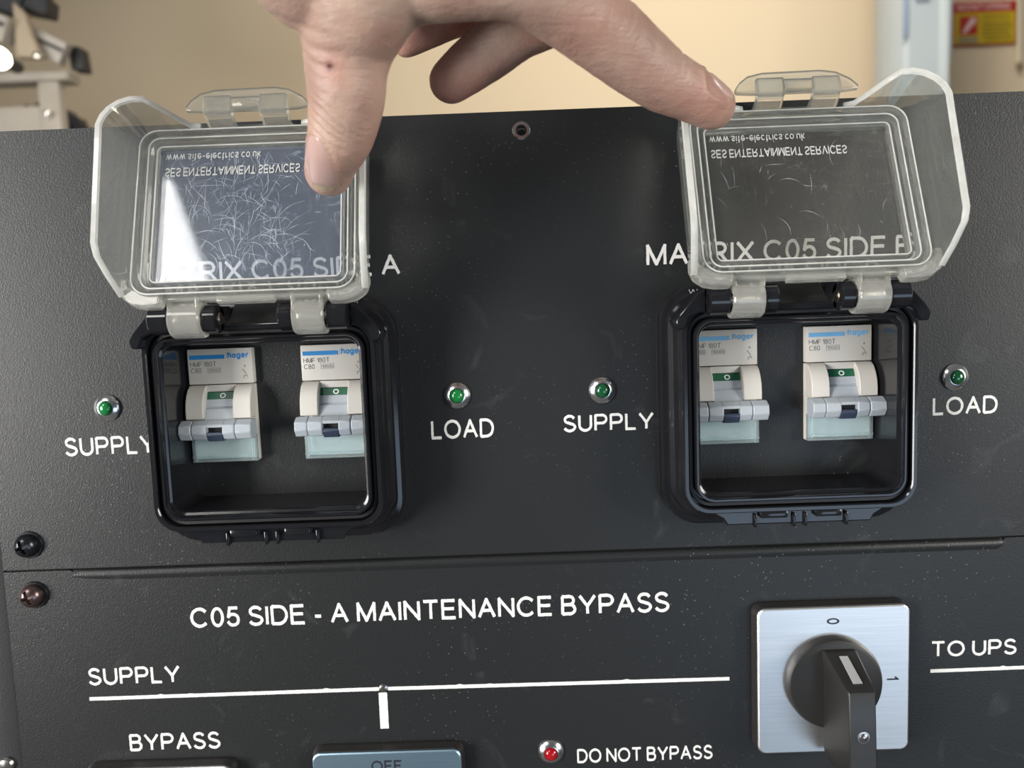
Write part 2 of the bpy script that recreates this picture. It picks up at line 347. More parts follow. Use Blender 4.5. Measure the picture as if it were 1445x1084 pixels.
# ------------------------------------------------------------------ stroke lettering
def arc(cx, cy, rx, ry, a0, a1, n=10): return [(cx+rx*math.cos(math.radians(a0+(a1-a0)*i/n)), cy+ry*math.sin(math.radians(a0+(a1-a0)*i/n))) for i in range(n+1)]
def bowl(y0, y1, w, x0=0):
    r = (y1-y0)/2; return [(x0, y1), (w-r*1.0, y1)]+arc(w-r, (y0+y1)/2, r, r, 90, -90)+[(x0, y0)]
S_ = arc(.34, .755, .30, .245, 22, 180, 9)+[(.06, .66), (.15, .575), (.34, .515), (.55, .44), (.645, .36)]+arc(.34, .27, .34, .27, 2, -158, 11)
G = {
 'A': (.84, [[(0, 0), (.42, 1), (.84, 0)], [(.16, .36), (.68, .36)]]),
 'B': (.68, [[(0, 0), (0, 1)], bowl(.53, 1, .62), bowl(0, .53, .68)]),
 'C': (.86, [arc(.45, .5, .45, .5, 42, 318, 20)]),
 'D': (.80, [[(0, 0), (0, 1)], [(0, 1), (.35, 1)]+arc(.35, .5, .45, .5, 90, -90, 14)+[(0, 0)]]),
 'E': (.68, [[(.68, 0), (0, 0), (0, 1), (.66, 1)], [(0, .53), (.61, .53)]]),
 'F': (.62, [[(0, 0), (0, 1), (.62, 1)], [(0, .52), (.54, .52)]]),
 'G': (.92, [arc(.47, .5, .47, .5, 42, 320, 20)+[(.88, .2), (.88, .46), (.5, .46)]]),
 'H': (.74, [[(0, 0), (0, 1)], [(.74, 0), (.74, 1)], [(0, .52), (.74, .52)]]),
 'I': (.0, [[(0, 0), (0, 1)]]),
 'L': (.58, [[(0, 1), (0, 0), (.58, 0)]]),
 'M': (.90, [[(0, 0), (0, 1), (.45, .02), (.9, 1), (.9, 0)]]),
 'N': (.76, [[(0, 0), (0, 1), (.76, 0), (.76, 1)]]),
 'O': (.96, [arc(.48, .5, .48, .5, 0, 360, 26)]),
 'P': (.70, [[(0, 0), (0, 1)], bowl(.46, 1, .70)]),
 'R': (.76, [[(0, 0), (0, 1)], bowl(.47, 1, .70), [(.36, .47), (.50, .38), (.76, 0)]]),
 'S': (.68, [S_]),
 'T': (.76, [[(0, 1), (.76, 1)], [(.38, 0), (.38, 1)]]),
 'U': (.74, [[(0, 1), (0, .36)]+arc(.37, .36, .37, .36, 180, 360, 14)+[(.74, 1)]]),
 'V': (.82, [[(0, 1), (.41, 0), (.82, 1)]]),
 'W': (1.22, [[(0, 1), (.30, 0), (.61, 1), (.92, 0), (1.22, 1)]]),
 'X': (.80, [[(0, 0), (.8, 1)], [(0, 1), (.8, 0)]]),
 'Y': (.82, [[(0, 1), (.41, .42), (.82, 1)], [(.41, .42), (.41, 0)]]),
 'K': (.76, [[(0, 0), (0, 1)], [(.74, 1), (0, .33)], [(.24, .55), (.76, 0)]]),
 '0': (.58, [arc(.29, .5, .29, .5, 0, 360, 22)]),
 '1': (.26, [[(0, .74), (.26, 1), (.26, 0)]]),
 '2': (.60, [arc(.30, .70, .28, .30, 165, -30, 10)+[(0, 0), (.6, 0)]]),
 '3': (.6, [arc(.28, .76, .27, .24, 150, -90, 10), arc(.28, .26, .32, .26, 90, -155, 10)]),
 '5': (.60, [[(.55, 1), (.13, 1), (.04, .50)]+arc(.29, .32, .30, .32, 130, -160, 14)]),
 '8': (.58, [arc(.29, .76, .25, .24, 0, 360, 18), arc(.29, .26, .29, .26, 0, 360, 18)]),
 '6': (.58, [arc(.29, .3, .29, .3, 0, 360, 18), [(.01, .34), (.08, .8), (.3, 1), (.52, .88)]]),
 '-': (.30, [[(0, .36), (.30, .36)]]), '.': (.02, [[(0, 0), (.02, .0)]]), ':': (.02, [[(0, 0), (.02, .0)], [(0, .6), (.02, .6)]]),
 'h': (.48, [[(0, 0), (0, 1)], [(0, .45)]+arc(.24, .45, .24, .25, 180, 0, 10)+[(.48, 0)]]),
 'a': (.50, [arc(.25, .30, .25, .30, 0, 360, 16), [(.5, .65), (.5, 0)]]),
 'g': (.50, [arc(.25, .32, .25, .32, 0, 360, 16), [(.5, .65), (.5, -.1)]+arc(.25, -.08, .25, .22, 0, -150, 8)]),
 'e': (.52, [[(.02, .36), (.52, .36)]+arc(.26, .32, .26, .33, 8, 315, 16)]),
 'r': (.30, [[(0, 0), (0, .65)], [(0, .38), (.1, .6), (.3, .65)]]),
 'w': (.80, [[(0, .66), (.2, 0), (.4, .66), (.6, 0), (.8, .66)]]),
 's': (.46, [[(.44, .55), (.3, .67), (.1, .63), (.04, .48), (.2, .36), (.4, .28), (.44, .12), (.28, 0), (.1, .02), (0, .13)]]),
 'i': (.0, [[(0, 0), (0, .66)], [(0, .92), (0, .98)]]),
 't': (.24, [[(.1, .95), (.1, .1), (.24, .0)], [(0, .66), (.24, .66)]]),
 'l': (.0, [[(0, 0), (0, 1)]]),
 'c': (.46, [arc(.25, .33, .25, .33, 45, 315, 12)]),
 'o': (.52, [arc(.26, .33, .26, .33, 0, 360, 16)]),
 'u': (.46, [[(0, .66), (0, .22)]+arc(.23, .22, .23, .22, 180, 360, 8)+[(.46, .66)]]),
 'k': (.42, [[(0, 0), (0, 1)], [(.4, .66), (0, .25)], [(.14, .4), (.42, 0)]]),
}
def layout(s, w, gap=.23, space=.34):
    x = 0; out = []
    for ch in s:
        if ch == ' ': x += space; continue
        gw, st = G[ch]
        out.append((x+w/2, st)); x += gw+w+gap-.09
    return out, x-(gap-.09)
def ribbons(strokes, w, jit, step, rng):
    """strokes in cap-height units -> list of quads [(pl, pr), ...]"""
    res = []
    for st in strokes:
        parts = []; cur = [st[0]]
        for i in range(1, len(st)):
            cur.append(st[i])
            if i < len(st)-1:
                a = Vector(st[i])-Vector(st[i-1]); b = Vector(st[i+1])-Vector(st[i])
                if a.length > 1e-6 and b.length > 1e-6 and a.angle(b) > math.radians(38):
                    parts.append(cur); cur = [st[i]]
        parts.append(cur)
        for pi, p in enumerate(parts):
            pts = [Vector(q) for q in p]
            if (pts[-1]-pts[0]).length < 1e-5: pass
            elif True:
                e0 = .35*w if pi > 0 else .12*w
                e1 = .35*w if pi < len(parts)-1 else .12*w
                if (pts[1]-pts[0]).length > 1e-6: pts[0] = pts[0]-(pts[1]-pts[0]).normalized()*e0
                if (pts[-1]-pts[-2]).length > 1e-6: pts[-1] = pts[-1]+(pts[-1]-pts[-2]).normalized()*e1
            rs = [pts[0]]
            for a, b in zip(pts, pts[1:]):
                k = max(1, int((b-a).length/step)) if jit else 1
                for q in range(1, k+1): rs.append(a.lerp(b, q/k))
            rail = []
            for i, q in enumerate(rs):
                t = rs[min(i+1, len(rs)-1)]-rs[max(i-1, 0)]
                if (rs[0]-rs[-1]).length < 1e-5 and i in (0, len(rs)-1): t = rs[1]-rs[-2]
                t = t.normalized() if t.length > 1e-9 else Vector((1, 0)); nn = Vector((-t.y, t.x))
                j1 = w/2*(1+(rng.uniform(-.5, 1)*jit if jit else 0)); j2 = w/2*(1+(rng.uniform(-.5, 1)*jit if jit else 0))
                rail.append((q+nn*j1, q-nn*j2))
            res.append(rail)
    return res
def lettering(s, x0, x1, zb, cap, mat, parent, y=-.06, w=.15, jit=0, place=None, name='lettering', label=None, thick=.03, rot=None, gap=.23, space=.34, strokes=None):
    rng = random.Random(hash(s) % 1000 if False else sum(map(ord, s or 'x')))
    if strokes is None: lay, tw = layout(s, w, gap, space)
    else: lay, tw = [(w/2, strokes[1])], strokes[0]+w
    if x1 is None: sx = cap
    else: sx = (x1-x0)/tw
    mb = MB(); place = place or (lambda a, b, h: (a, y-h, b))
    for gx, st in lay:
        S = [[((gx+px), w/2+py*(1-w)) for px, py in q] for q in st]
        for ri, rail in enumerate(ribbons(S, w, jit, .09, rng)):
            vs = []; e_ = .006*ri
            for l, r in rail:
                for q, h in ((l, 0), (l, thick+e_), (r, thick+e_), (r, 0)):
                    vs.append(place(x0+q.x*sx, zb+q.y*cap, h))
            fs = []
            for i in range(len(rail)-1):
                a = 4*i; b = a+4; fs += [(a+1, a+2, b+2, b+1), (a, a+1, b+1, b), (a+2, a+3, b+3, b+2)]
            e = 4*(len(rail)-1); fs += [(0, 1, 2, 3), (e, e+3, e+2, e+1)]
            mb.add(vs, fs)
    return obj(name, mb, mat, parent, label, smooth=False)

# ------------------------------------------------------------------ the room
FLOOR = -1250; CEIL = 1350
o = obj('floor', MB().box(-2600, 2600, -2600, 1300, FLOOR-40, FLOOR), m_floor, smooth=False); o['kind'] = 'structure'
o = obj('ceiling', MB().box(-2600, 2600, -2600, 1300, CEIL, CEIL+40), m_ceil, smooth=False); o['kind'] = 'structure'
o = obj('wall_back', MB().box(-2600, 2600, 1200, 1300, FLOOR, CEIL), m_wall, smooth=False); o['kind'] = 'structure'

# ------------------------------------------------------------------ rack cabinet carrying the panels
cab = thing('rack_cabinet', 'black steel rack cabinet carrying the control panels', 'cabinet', (20, 200, FLOOR))
for sx in (-1, 1):
    x = 22+sx*253
    obj('side_panel', MB().box(x-12, x+12, 4, 420, FLOOR, 70, 1), m_cab, cab)
    xr = 22+sx*(241+18)
    r = obj('front_rail', MB().box(min(xr-17.6, xr+17.6), max(xr-17.6, xr+17.6), 1.2, 4, FLOOR, 78, .4), m_cab, cab)
obj('rear_panel', MB().box(-218, 262, 416, 420, FLOOR, 70, 1), m_cab, cab)
obj('top_panel', MB().box(-218, 262, 6, 414, 62, 66, 1), m_cab, cab)
rv = obj('rivet', MB().lathe((-226.5, 0, -186.5), [(3.3, 1.2), (3.3, .3), (2.6, -.5), (.6, -.9)], 20), m_steel, cab, 'small pale steel rivet head')

XL, XR = -219.0, 263.0
def breaker_hole(cx): return rect(cx-13.4, cx+13.4, -57.1, -10.2)
BX = (-97.3, 106.1)
BRK = [BX[0]-23, BX[0]+22.9, BX[1]-22.6, BX[1]+23.3]
LEDS = [(-169, -33.4), (-25.2, -33.5), (34.1, -33.5), (177.7, -33.3)]
up = thing('control_panel', 'black textured upper rack panel with two clear-lidded breaker boxes on it', 'panel', (22, 1, -101))
holes = [breaker_hole(c) for c in BRK]+[circ(x, z, 3.9) for x, z in LEDS]+[circ(4.8, 71.2, 2.6), circ(-207.5, -89.8, 2.4), circ(251.5, -89.8, 2.4), circ(-207.5, 60, 2.4), circ(251.5, 60, 2.4)]
obj('panel_sheet', plate(rect(XL, XR, -100.4, 78.7), holes, 0, 2), m_panel, up, smooth=False)
obj('threaded_insert', MB().lathe((4.8, 0, 71.2), [(2.1, 6), (2.05, 0), (2.2, -.45), (3.2, -.5), (3.6, -.1), (3.6, .0)], 32, cap0=False, cap1=False), m_chrome, up, 'bright steel ring in a round hole')
obj('insert_bore', MB().lathe((4.8, 0, 71.2), [(2.09, 7), (2.09, 6)], 24), m_dark, up)
TXT = dict(jit=.16, parent=up)
lettering('MATRIX C05 SIDE A', -152.6, -46.0, 16.3, 8.3, m_white, **TXT)
lettering('MATRIX C05 SIDE B', 53.3, 159.6, 16.0, 8.7, m_white, **TXT)
lettering('SUPPLY', -188.3, -150.8, -53.0, 7.8, m_white, **TXT)
lettering('LOAD', -36.5, -10.7, -51.4, 8.0, m_white, **TXT)
lettering('SUPPLY', 17.8, 55.0, -50.4, 7.2, m_white, **TXT)
lettering('LOAD', 169.0, 195.4, -48.9, 7.5, m_white, **TXT)

low = thing('control_panel', 'black lower rack panel engraved with the maintenance bypass diagram', 'panel', (22, 1, -290))
RS = [(126.4, -157.5), (-61.2, -213.9), (-158.5, -218.2)]
holes = [circ(8.2, -188.2, 3.9), circ(-207.3, -111.3, 2.4), circ(251.5, -111.3, 2.4), circ(-62.0, -157.6, 1.7)]+[circ(x, z, 8) for x, z in RS]
obj('panel_sheet', plate([(XL, -290), (XR, -290), (XR, -101.2), (212, -101.2), (200, -101.2), (199, -102.6), (-187, -102.6), (-192, -101.4), (XL, -101.4)], holes, 0, 2), m_panel, low, smooth=False)
fold = MB(); prof = [(1.2, -106.2), (-.05, -106.0), (-.7, -104.4), (-.8, -103.4), (-.35, -102.2), (.6, -101.5), (2.2, -101.4), (2.2, -104)]
fold.loops([[(-192+q*0, a, b) for a, b in prof] if q == 0 else [(x, a*(1 if 0 < i < 4 else .6)+(0 if 0 < i < 4 else .4), b) for a, b in prof] for i, (q, x) in enumerate(((1, -190), (1, -165), (1, 20), (1, 196), (1, 199)))], False, True, True)
obj('folded_edge', fold, m_panel, low, 'rounded top edge of the sheet catching the light')
obj('panel_seam', MB().box(XL, XR, 1.9, 2.6, -103, -99.6), m_dark, low)
TXT = dict(jit=.14, parent=low)
lettering('C05 SIDE - A MAINTENANCE BYPASS', -141.9, 60.0, -128.2, 8.8, m_white, **TXT)
lettering('SUPPLY', -187.4, -148.2, -152.0, 7.7, m_white, **TXT)
lettering('BYPASS', -172.2, -133.2, -182.0, 7.7, m_white, **TXT)
lettering('DO NOT BYPASS', 19.4, 77.3, -193.9, 6.4, m_white, **TXT)
lettering('TO UPS', 169.8, 205.7, -151.8, 6.9, m_white, **TXT)
def line(pts, w):
    mb = MB(); rng = random.Random(3)
    rs = []
    for a, b in zip(pts, pts[1:]):
        a, b = Vector(a), Vector(b); k = int((b-a).length/1.6)
        rs += [a.lerp(b, i/k) for i in range(k+1)]
    t = (rs[1]-rs[0]).normalized(); nn = Vector((-t.y, t.x)); vs = []
    for q in rs:
        e = .06 if rng.random() < .93 else .45
        l = q+nn*(w/2+rng.uniform(0, e)); r = q-nn*(w/2+rng.uniform(0, .06))
        vs += [(l.x, -.03, l.y), (l.x, -.18, l.y), (r.x, -.18, r.y), (r.x, -.03, r.y)]
    fs = []
    for i in range(len(rs)-1):
        a = 4*i; b = a+4; fs += [(a+1, a+2, b+2, b+1), (a, a+1, b+1, b), (a+2, a+3, b+3, b+2)]
    e = 4*(len(rs)-1); fs += [(0, 1, 2, 3), (e, e+3, e+2, e+1)]
    mb.add(vs, fs); obj('engraved_line', mb, m_white, low, smooth=False)
line([(-187.6, -157.9), (-63.9, -157.7)], 1.45); line([(-60.1, -157.7), (84.8, -158.3)], 1.45)
line([(-62.4, -159.4), (-62.4, -175.4)], 3.5); line([(169.6, -157.9), (258, -157.3)], 1.4)
obj('rivet', MB().lathe((-62.0, 0, -157.4), [(1.7, 1), (1.9, -.1), (1.7, -.45), (.9, -.75), (.2, -.8)], 20), m_steel, low, 'tiny grey rivet head in the engraved line')
bl = obj('blanking_panel', MB().box(XL, XR, 0, 2, FLOOR+30, -291, .3), m_cab, org=(22, 1, FLOOR+30))
tag(bl, 'plain black cover panel under the maintenance bypass panel', 'panel')

# ------------------------------------------------------------------ screws
def screw(x, z, mat, label, rim=True):
    t = thing('screw', label, 'screw', (x, 0, z), 'panel fixing screws')
    cx, cz = x, z
    prof = [(4.9, -1.0), (5.0, -1.5), (4.6, -2.6), (3.7, -3.7), (2.4, -4.5), (1.0, -4.8), (.05, -4.85)]
    h = obj('head', MB().lathe((cx, 0, cz), [(4.9, -.9)]+prof, 36), mat, t, ang=50)
    st_ = []
    for q in range(4):
        a = math.radians(20+90*q); cs, sn = math.cos(a), math.sin(a)
        for u, v_ in ((.85, -.85), (2.9, -.6), (3.05, 0), (2.9, .6)): st_.append((cx+u*cs-v_*sn, cz+u*sn+v_*cs))
    cut = obj('cutter', MB().prism(st_, -2.4, -7.3), m_dark, None, smooth=False, org=(x, 0, z))
    h.parent = None; h.location = W((x, 0, z)); bpy.context.view_layer.update()
    bool_cut(h, cut); h.parent = t; h.location = (0, 0, 0)
    h.data.shade_smooth(); h.data.set_sharp_from_angle(angle=math.radians(38))
    if rim: obj('washer', MB().lathe((cx+.7, 0, cz-.0), [(3, 0), (5.7, 0), (5.8, -.4), (5.5, -.85), (3, -.9)], 32), m_blackscrew, t)
    obj('shank', MB().lathe((cx, 0, cz), [(2.1, -1), (2.1, 8)], 16), m_blackscrew, t)
screw(-207.5, -89.8, m_blackscrew, 'black cross-head screw just above the seam between the two panels')
screw(-207.3, -111.3, m_bronze, 'worn bronze-tinted cross-head screw just below the panel seam')

# ------------------------------------------------------------------ indicator lights
def led(x, z, mat, label, group):
    t = thing('indicator_light', label, 'light', (x, 0, z), group)
    prof = [(4.0, 0), (5.3, 0), (5.4, -.6), (5.15, -.95), (3.3, -2.1), (3.0, -2.15), (2.85, -1.5)]
    obj('bezel', MB().lathe((x, 0, z), prof, 40, cap0=False, cap1=False), m_chrome, t, ang=25)
    obj('lens', MB().lathe((x, 0, z), [(2.85, -1.0), (2.85, -2.0), (2.6, -2.7), (1.9, -3.3), (1.0, -3.6), (.05, -3.7)], 28), mat, t)
    obj('stem', MB().lathe((x, 0, z), [(3.8, 0), (3.8, 12)], 20), m_steel, t)
G4 = 'green indicator lights'
led(-169, -33.4, m_ledg, 'chrome-rimmed green indicator light left of the left breaker box', G4)
led(-25.2, -33.5, m_ledg, 'chrome-rimmed green indicator light right of the left breaker box', G4)
led(34.1, -33.5, m_ledgd, 'chrome-rimmed dark green indicator light left of the right breaker box', G4)
led(177.7, -33.3, m_ledgd, 'chrome-rimmed dark green indicator light right of the right breaker box', G4)
led(8.2, -188.2, m_ledr, 'chrome-rimmed red indicator light beside the words DO NOT BYPASS', None)

# ------------------------------------------------------------------ circuit breakers
def breaker(cx, label, ink=None):
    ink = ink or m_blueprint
    t = thing('circuit_breaker', label, 'breaker', (cx, 0, -57), 'circuit breakers')
    zt, zb = -10.6, -56.7; X0, X1 = cx-13.1, cx+13.1
    # body: extruded side profile (y,z), notched centre
    obj('body', MB().box(X0, X1, -2.6, 40, zb, -25.4, .25), m_grey, t)
    obj('label_face', MB().box(X0, X1, -3.2, 40, -25.0, zt, .35), m_grey, t, 'pale upper face with printed marking')
    # curved guards each side of the lever
    for a, b in ((X0, X0+7.2), (X1-7.2, X1)):
        prof = [(-2, -25.3), (-3.6, -25.5), (-5.6, -26.9), (-7.4, -29.2), (-8.6, -32.2), (-9.1, -35.4), (-9.1, -38.6), (-2, -38.6)]
        obj('guard', MB().prism([(y, z) for y, z in prof], a, b, 'x'), m_grey, t, bevel=.35, ang=30)
    xi0, xi1 = X0+7.2, X1-7.2
    obj('header', MB().box(xi0, xi1, -3.4, -2, -28.0, -25.3, .15), m_grey, t)
    obj('indicator', MB().prism([(-2, -28), (-3.4, -28.3), (-4.4, -31.0), (-2, -31)], xi0+.02, xi1-.02, 'x'), m_green, t, 'green off indicator strip')
    obj('drum', MB().prism([(-2, -31), (-4.6, -31.05), (-5.9, -33.9), (-5.5, -34.1), (-5.6, -34.5), (-6.4, -34.7), (-8.0, -38.0), (-8.8, -40.5), (-2, -41)], xi0+.05, xi1-.05, 'x'), m_lever, t, ang=25)
    # ring printed on the indicator
    rg = MB(); n = 20
    def ip(a, r): 
        xx, zz = r*1.2*math.cos(a), r*math.sin(a); return (cx+.6+xx, -3.95-.0+(zz*-.33)*-1-.12, -29.65+zz)
    for i in range(n):
        a0, a1 = 2*PI*i/n, 2*PI*(i+1)/n
        rg.add([ip(a0, .62), ip(a1, .62), ip(a1, .98), ip(a0, .98)], [(0, 1, 2, 3)])
    obj('off_mark', rg, m_swhite if False else m_white, t, smooth=False)
    # lever: hexagonal bar across, notch in its middle
    def hexprof(): return [(-7.0, -38.9), (-11.0, -38.7), (-14.0, -40.4), (-14.4, -43.6), (-12.6, -46.3), (-8.2, -46.6), (-6.6, -44)]
    L0, L1 = cx-14.4, cx+14.4
    for i, (a, b, nm) in enumerate(((L0, L0+5.0, 'lever_cap'), (L0+5.15, cx-3.4, 'lever'), (cx+3.0, L1-6.6, 'lever'), (L1-6.4, L1, 'lever_cap'))):
        obj(nm, MB().prism(hexprof(), a, b, 'x'), m_bgrey, t, bevel=.45, ang=30)
    obj('lever', MB().prism([(-7, -38.9), (-11, -38.7), (-13.6, -40.2), (-13.6, -41.3), (-7, -41.8)], cx-3.5, cx+3.1, 'x'), m_bgrey, t, ang=25)
    obj('notch', MB().box(cx-3.4, cx+3.0, -11.4, -7, -44.5, -41), m_dark, t)
    obj('latch_tab', MB().prism([(-7, -43.4), (-13.4, -43.3), (-13.8, -44.4), (-12.3, -47.0), (-7, -47)], cx-3.3, cx+2.9, 'x'), m_navy, t, 'dark slate tab in the lever notch', bevel=.2)
    # label under clear cover
    obj('label_card', MB().box(X0+.9, X1-.9, -3.3, -2.4, -55.4, -46.5), m_label, t, 'blank white card')
    cov = MB()
    cov.box(X0, X1, -4.9, -4.1, zb, -45.8, .2)
    cov.box(X0, X0+.9, -4.2, -2.6, zb, -45.8); cov.box(X1-.9, X1, -4.2, -2.6, zb, -45.8)
    cov.box(X0, X1, -4.2, -2.6, zb, zb+1.1); cov.box(X0, X1, -5.3, -4.8, zb+1.9, zb+2.5)
    cov.box(X0+1.4, X0+1.9, -5.2, -4.8, zb+.3, -46); cov.box(X1-1.9, X1-1.4, -5.2, -4.8, zb+.3, -46)
    obj('clear_cover', cov, m_teal, t, 'clear bluish cover')
    # print
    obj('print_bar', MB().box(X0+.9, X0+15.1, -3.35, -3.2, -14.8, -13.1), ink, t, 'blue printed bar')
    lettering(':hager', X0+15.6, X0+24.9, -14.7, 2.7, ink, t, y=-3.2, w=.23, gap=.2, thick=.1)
    lettering('HMF 180T', X0+1.0, X0+11.6, -17.8, 2.0, m_greyprint, t, y=-3.2, w=.12, thick=.08)
    lettering('C80', X0+1.1, X0+5.4, -20.3, 2.0, m_greyprint, t, y=-3.2, w=.12, thick=.08)
    lettering('10000', X0+8.5, X0+12.8, -20.0, 1.3, m_greyprint, t, y=-3.2, w=.09, thick=.08)
    fr = MB()
    for a in ((8.0, 13.2, -20.35, -20.25), (8.0, 13.2, -18.4, -18.3), (8.0, 8.1, -20.35, -18.3), (13.1, 13.2, -20.35, -18.3)):
        fr.box(X0+a[0], X0+a[1], -3.28, -3.2, a[2], a[3])
    obj('print_frame', fr, m_greyprint, t)
    lettering('', X0+22.0, X0+24.2, -23.0, 5.6, m_greyprint, t, y=-3.2, w=.035, thick=.08,
              strokes=(.4, [[(.2, 1), (.2, .82)], [(.13, .9), (.27, .9)], [(0, .68), (.28, .34)], [(.28, .3), (.28, .2), (.1, .18)], [(.1, .2), (.1, 0)], [(.35, .18), (.35, .08)]]), name='switch_symbol')
    return t
breaker(BRK[0], 'grey circuit breaker at the left inside the left black box')
breaker(BRK[1], 'grey circuit breaker at the right inside the left black box')
breaker(BRK[2], 'grey circuit breaker with faded blue bar, at the left inside the right black box', m_litprint)  # bar is not faded: its blue is lightened to carry reflected light
breaker(BRK[3], 'grey circuit breaker with faded blue bar, at the right inside the right black box', m_litprint)  # bar is not faded: its blue is lightened to carry reflected light

# ------------------------------------------------------------------ breaker boxes with clear lids
def enclosure(cx, sgn, y0, z0, th, label, marks, mwin):
    t = thing('breaker_box', label, 'enclosure', (cx, 0, -88), 'hinged breaker boxes')
    cz = -40.4
    # housing: loft of rounded rectangles from wall flange to rim, then cavity wall back to the panel
    P = [(49, 48, 15, -.1), (49.3, 48.3, 15, -.8), (49.3, 48.3, 15, -6.5), (48.6, 47.6, 14.5, -7.2), (47.0, 45.6, 13.5, -7.6), (46.6, 44.6, 13, -8.4), (46.2, 43.2, 12.5, -15.5), (45.8, 42.4, 12, -16.2), (44.9, 40.9, 11, -16.8), (44.4, 39.9, 10.5, -17.6), (44.2, 39.6, 10, -24.4), (43.8, 39.2, 9.6, -25.0)]
    P2 = [(42.6, 38.0, 8.8, -25.0), (42.2, 37.6, 8.5, -24.6), (42.1, 37.5, 8.4, -20.5), (40.0, 35.2, 7, -20.5), (39.9, 35.0, 7, -25.2), (39.5, 34.7, 6.8, -25.7), (38.9, 34.0, 6.3, -25.7), (38.6, 33.7, 6, -25.2), (38.4, 33.4, 5.6, -23.0), (37.6, 32.5, 5, -22.6), (37.3, 32.2, 4.8, -22.0), (37.4, 32.1, 4.5, -21.0), (37.7, 31.3, 4, -.1)]
    dz = {48.0: 0}
    L = []
    for hw, hh, R, y in P+P2:
        L.append(rr(cx, cz, hw, hh, R, y, 8))
    hs = MB().loops(L, True); obj('housing', hs, m_gloss, t, ang=28)
    obj('gasket', MB().loops([rr(cx, cz, 41.9, 37.3, 8.3, -20.6, 8), rr(cx, cz, 41.6, 37.0, 8.1, -22.6, 8), rr(cx, cz, 40.5, 35.8, 7.3, -22.6, 8), rr(cx, cz, 40.2, 35.4, 7, -20.6, 8)], True), m_gask, t, 'matt black rubber seal in the rim')
    # hinge housing along the top
    hp = [(-46.4, -9), (-47.4, -6.0), (-45.5, -3.0), (-39.0, 4.2), (-36.0, 5.6), (-29, 5.8), (-28.4, -1.2), (-16.6, -1.2), (-16, 5.4), (-11.6, 5.4), (-10.8, -.6), (10.8, -.6), (11.6, 5.4), (16, 5.4), (16.6, -1.2), (28.4, -1.2), (29, 5.8), (36.0, 5.6), (39.0, 4.2), (45.5, -3.0), (47.4, -6.0), (46.4, -9), (43.5, -9), (42, -5), (38, -3.2), (-38, -3.2), (-42, -5), (-43.5, -9)]
    obj('hinge_housing', MB().prism([(cx+a, b) for a, b in hp], -16, -27.5), m_gloss, t, bevel=.8, ang=25)
    sl = MB().loops([[(cx-11, y, z), (cx+11, y, z)] + [(cx+11, y+1, z-1), (cx-11, y+1, z-1)] for y, z in ((-25.5, -1.4), (-21, 1.5), (-15, 6.5), (-8, 8))], False, True, True)
    obj('top_web', sl, m_web, t)
    yh, zh = -30.5, 1.2
    for a, b in ((-36.2, -28.6), (-16.2, -11.2), (11.2, 16.2), (28.6, 36.2)):
        lug = MB().lathe((cx+a, yh, zh), [(2.2, 0), (4.7, 0), (5.3, .5), (5.3, b-a-.5), (4.7, b-a), (2.2, b-a)], 28, 'x', cap0=False, cap1=False)
        lug.lathe((cx+a, yh, zh), [(2.2, .0), (2.2, b-a)], 28, 'x', cap0=False, cap1=False)
        lug.prism([(cx+a, zh-4.6), (cx+b, zh-4.6), (cx+b, zh+4.6), (cx+a, zh+4.6)], yh+1, -20)
        lg = obj('hinge_lug', lug, m_gloss, t, ang=28)
    for a in ((-11.0, 1), (11.0, -1)):
        obj('hinge_ring', MB().tube([(cx+a[0], yh+2.0*math.cos(q), zh+2.0*math.sin(q)) for q in [2*PI*i/20 for i in range(21)]], .35, 6, False), m_brass, t, 'dull metal pin ring')
    obj('hinge_pin', MB().tube([(cx-34, yh, zh), (cx-10.5, yh, zh)], 1.5, 16), m_steel, t)
    obj('hinge_pin', MB().tube([(cx+10.5, yh, zh), (cx+34, yh, zh)], 1.5, 16), m_steel, t)
    # latch keeper under the rim
    kp = MB().prism([(cx-34, cz-39.5), (cx-29, cz-42.5), (cx-27.5, cz-45.0), (cx+27.5, cz-45.0), (cx+29, cz-42.5), (cx+34, cz-39.5)], -12, -22.5)
    obj('latch_keeper', kp, m_gloss, t, bevel=.6)
    for a, b in ((-15.5, -5), (5.5, 15.5)):
        obj('keeper_hook', MB().box(cx+a, cx+b, -25.2, -20, cz-42.0, cz-39.2, .6), m_gloss, t)
    for a in (-17, -2.2, 2.2, 17.8):
        obj('keeper_rib', MB().box(cx+a-.5, cx+a+.5, -24, -18, cz-45.8, cz-40.6, .25), m_gloss, t)
    for s_, a, b in marks:
        lettering(s_, a, b, 4.0, 2.0, m_strip, t, y=-8.7, w=.09, label='small moulded letters', name='moulded_mark')
    # ---- lid, swung open and leaning back
    lid = bpy.data.objects.new('lid', None); COL.objects.link(lid); lid.parent = t; lid['label'] = 'open clear plastic lid'; lid.empty_display_size = .01
    ct, st = math.cos(th), math.sin(th)
    lx = .4 if sgn < 0 else 1.0
    def T(x, u, n): return (cx+lx+x, y0+u*st-n*ct, z0+u*ct+n*st)
    def Txn(mb): return mb.xf(lambda x, n, u: T(x, u, n))     # builder coordinates: x, y=n, z=u
    uc = 31.0
    def R2(hw, hh, R, n): return rr(0, uc, hw, hh, R, n, 7)
    obj('window', Txn(MB().box(-34.6, 34.6, -1.9, -.2, uc-26.6, uc+26.6)), mwin, lid, 'flat clear window of the lid', smooth=False)
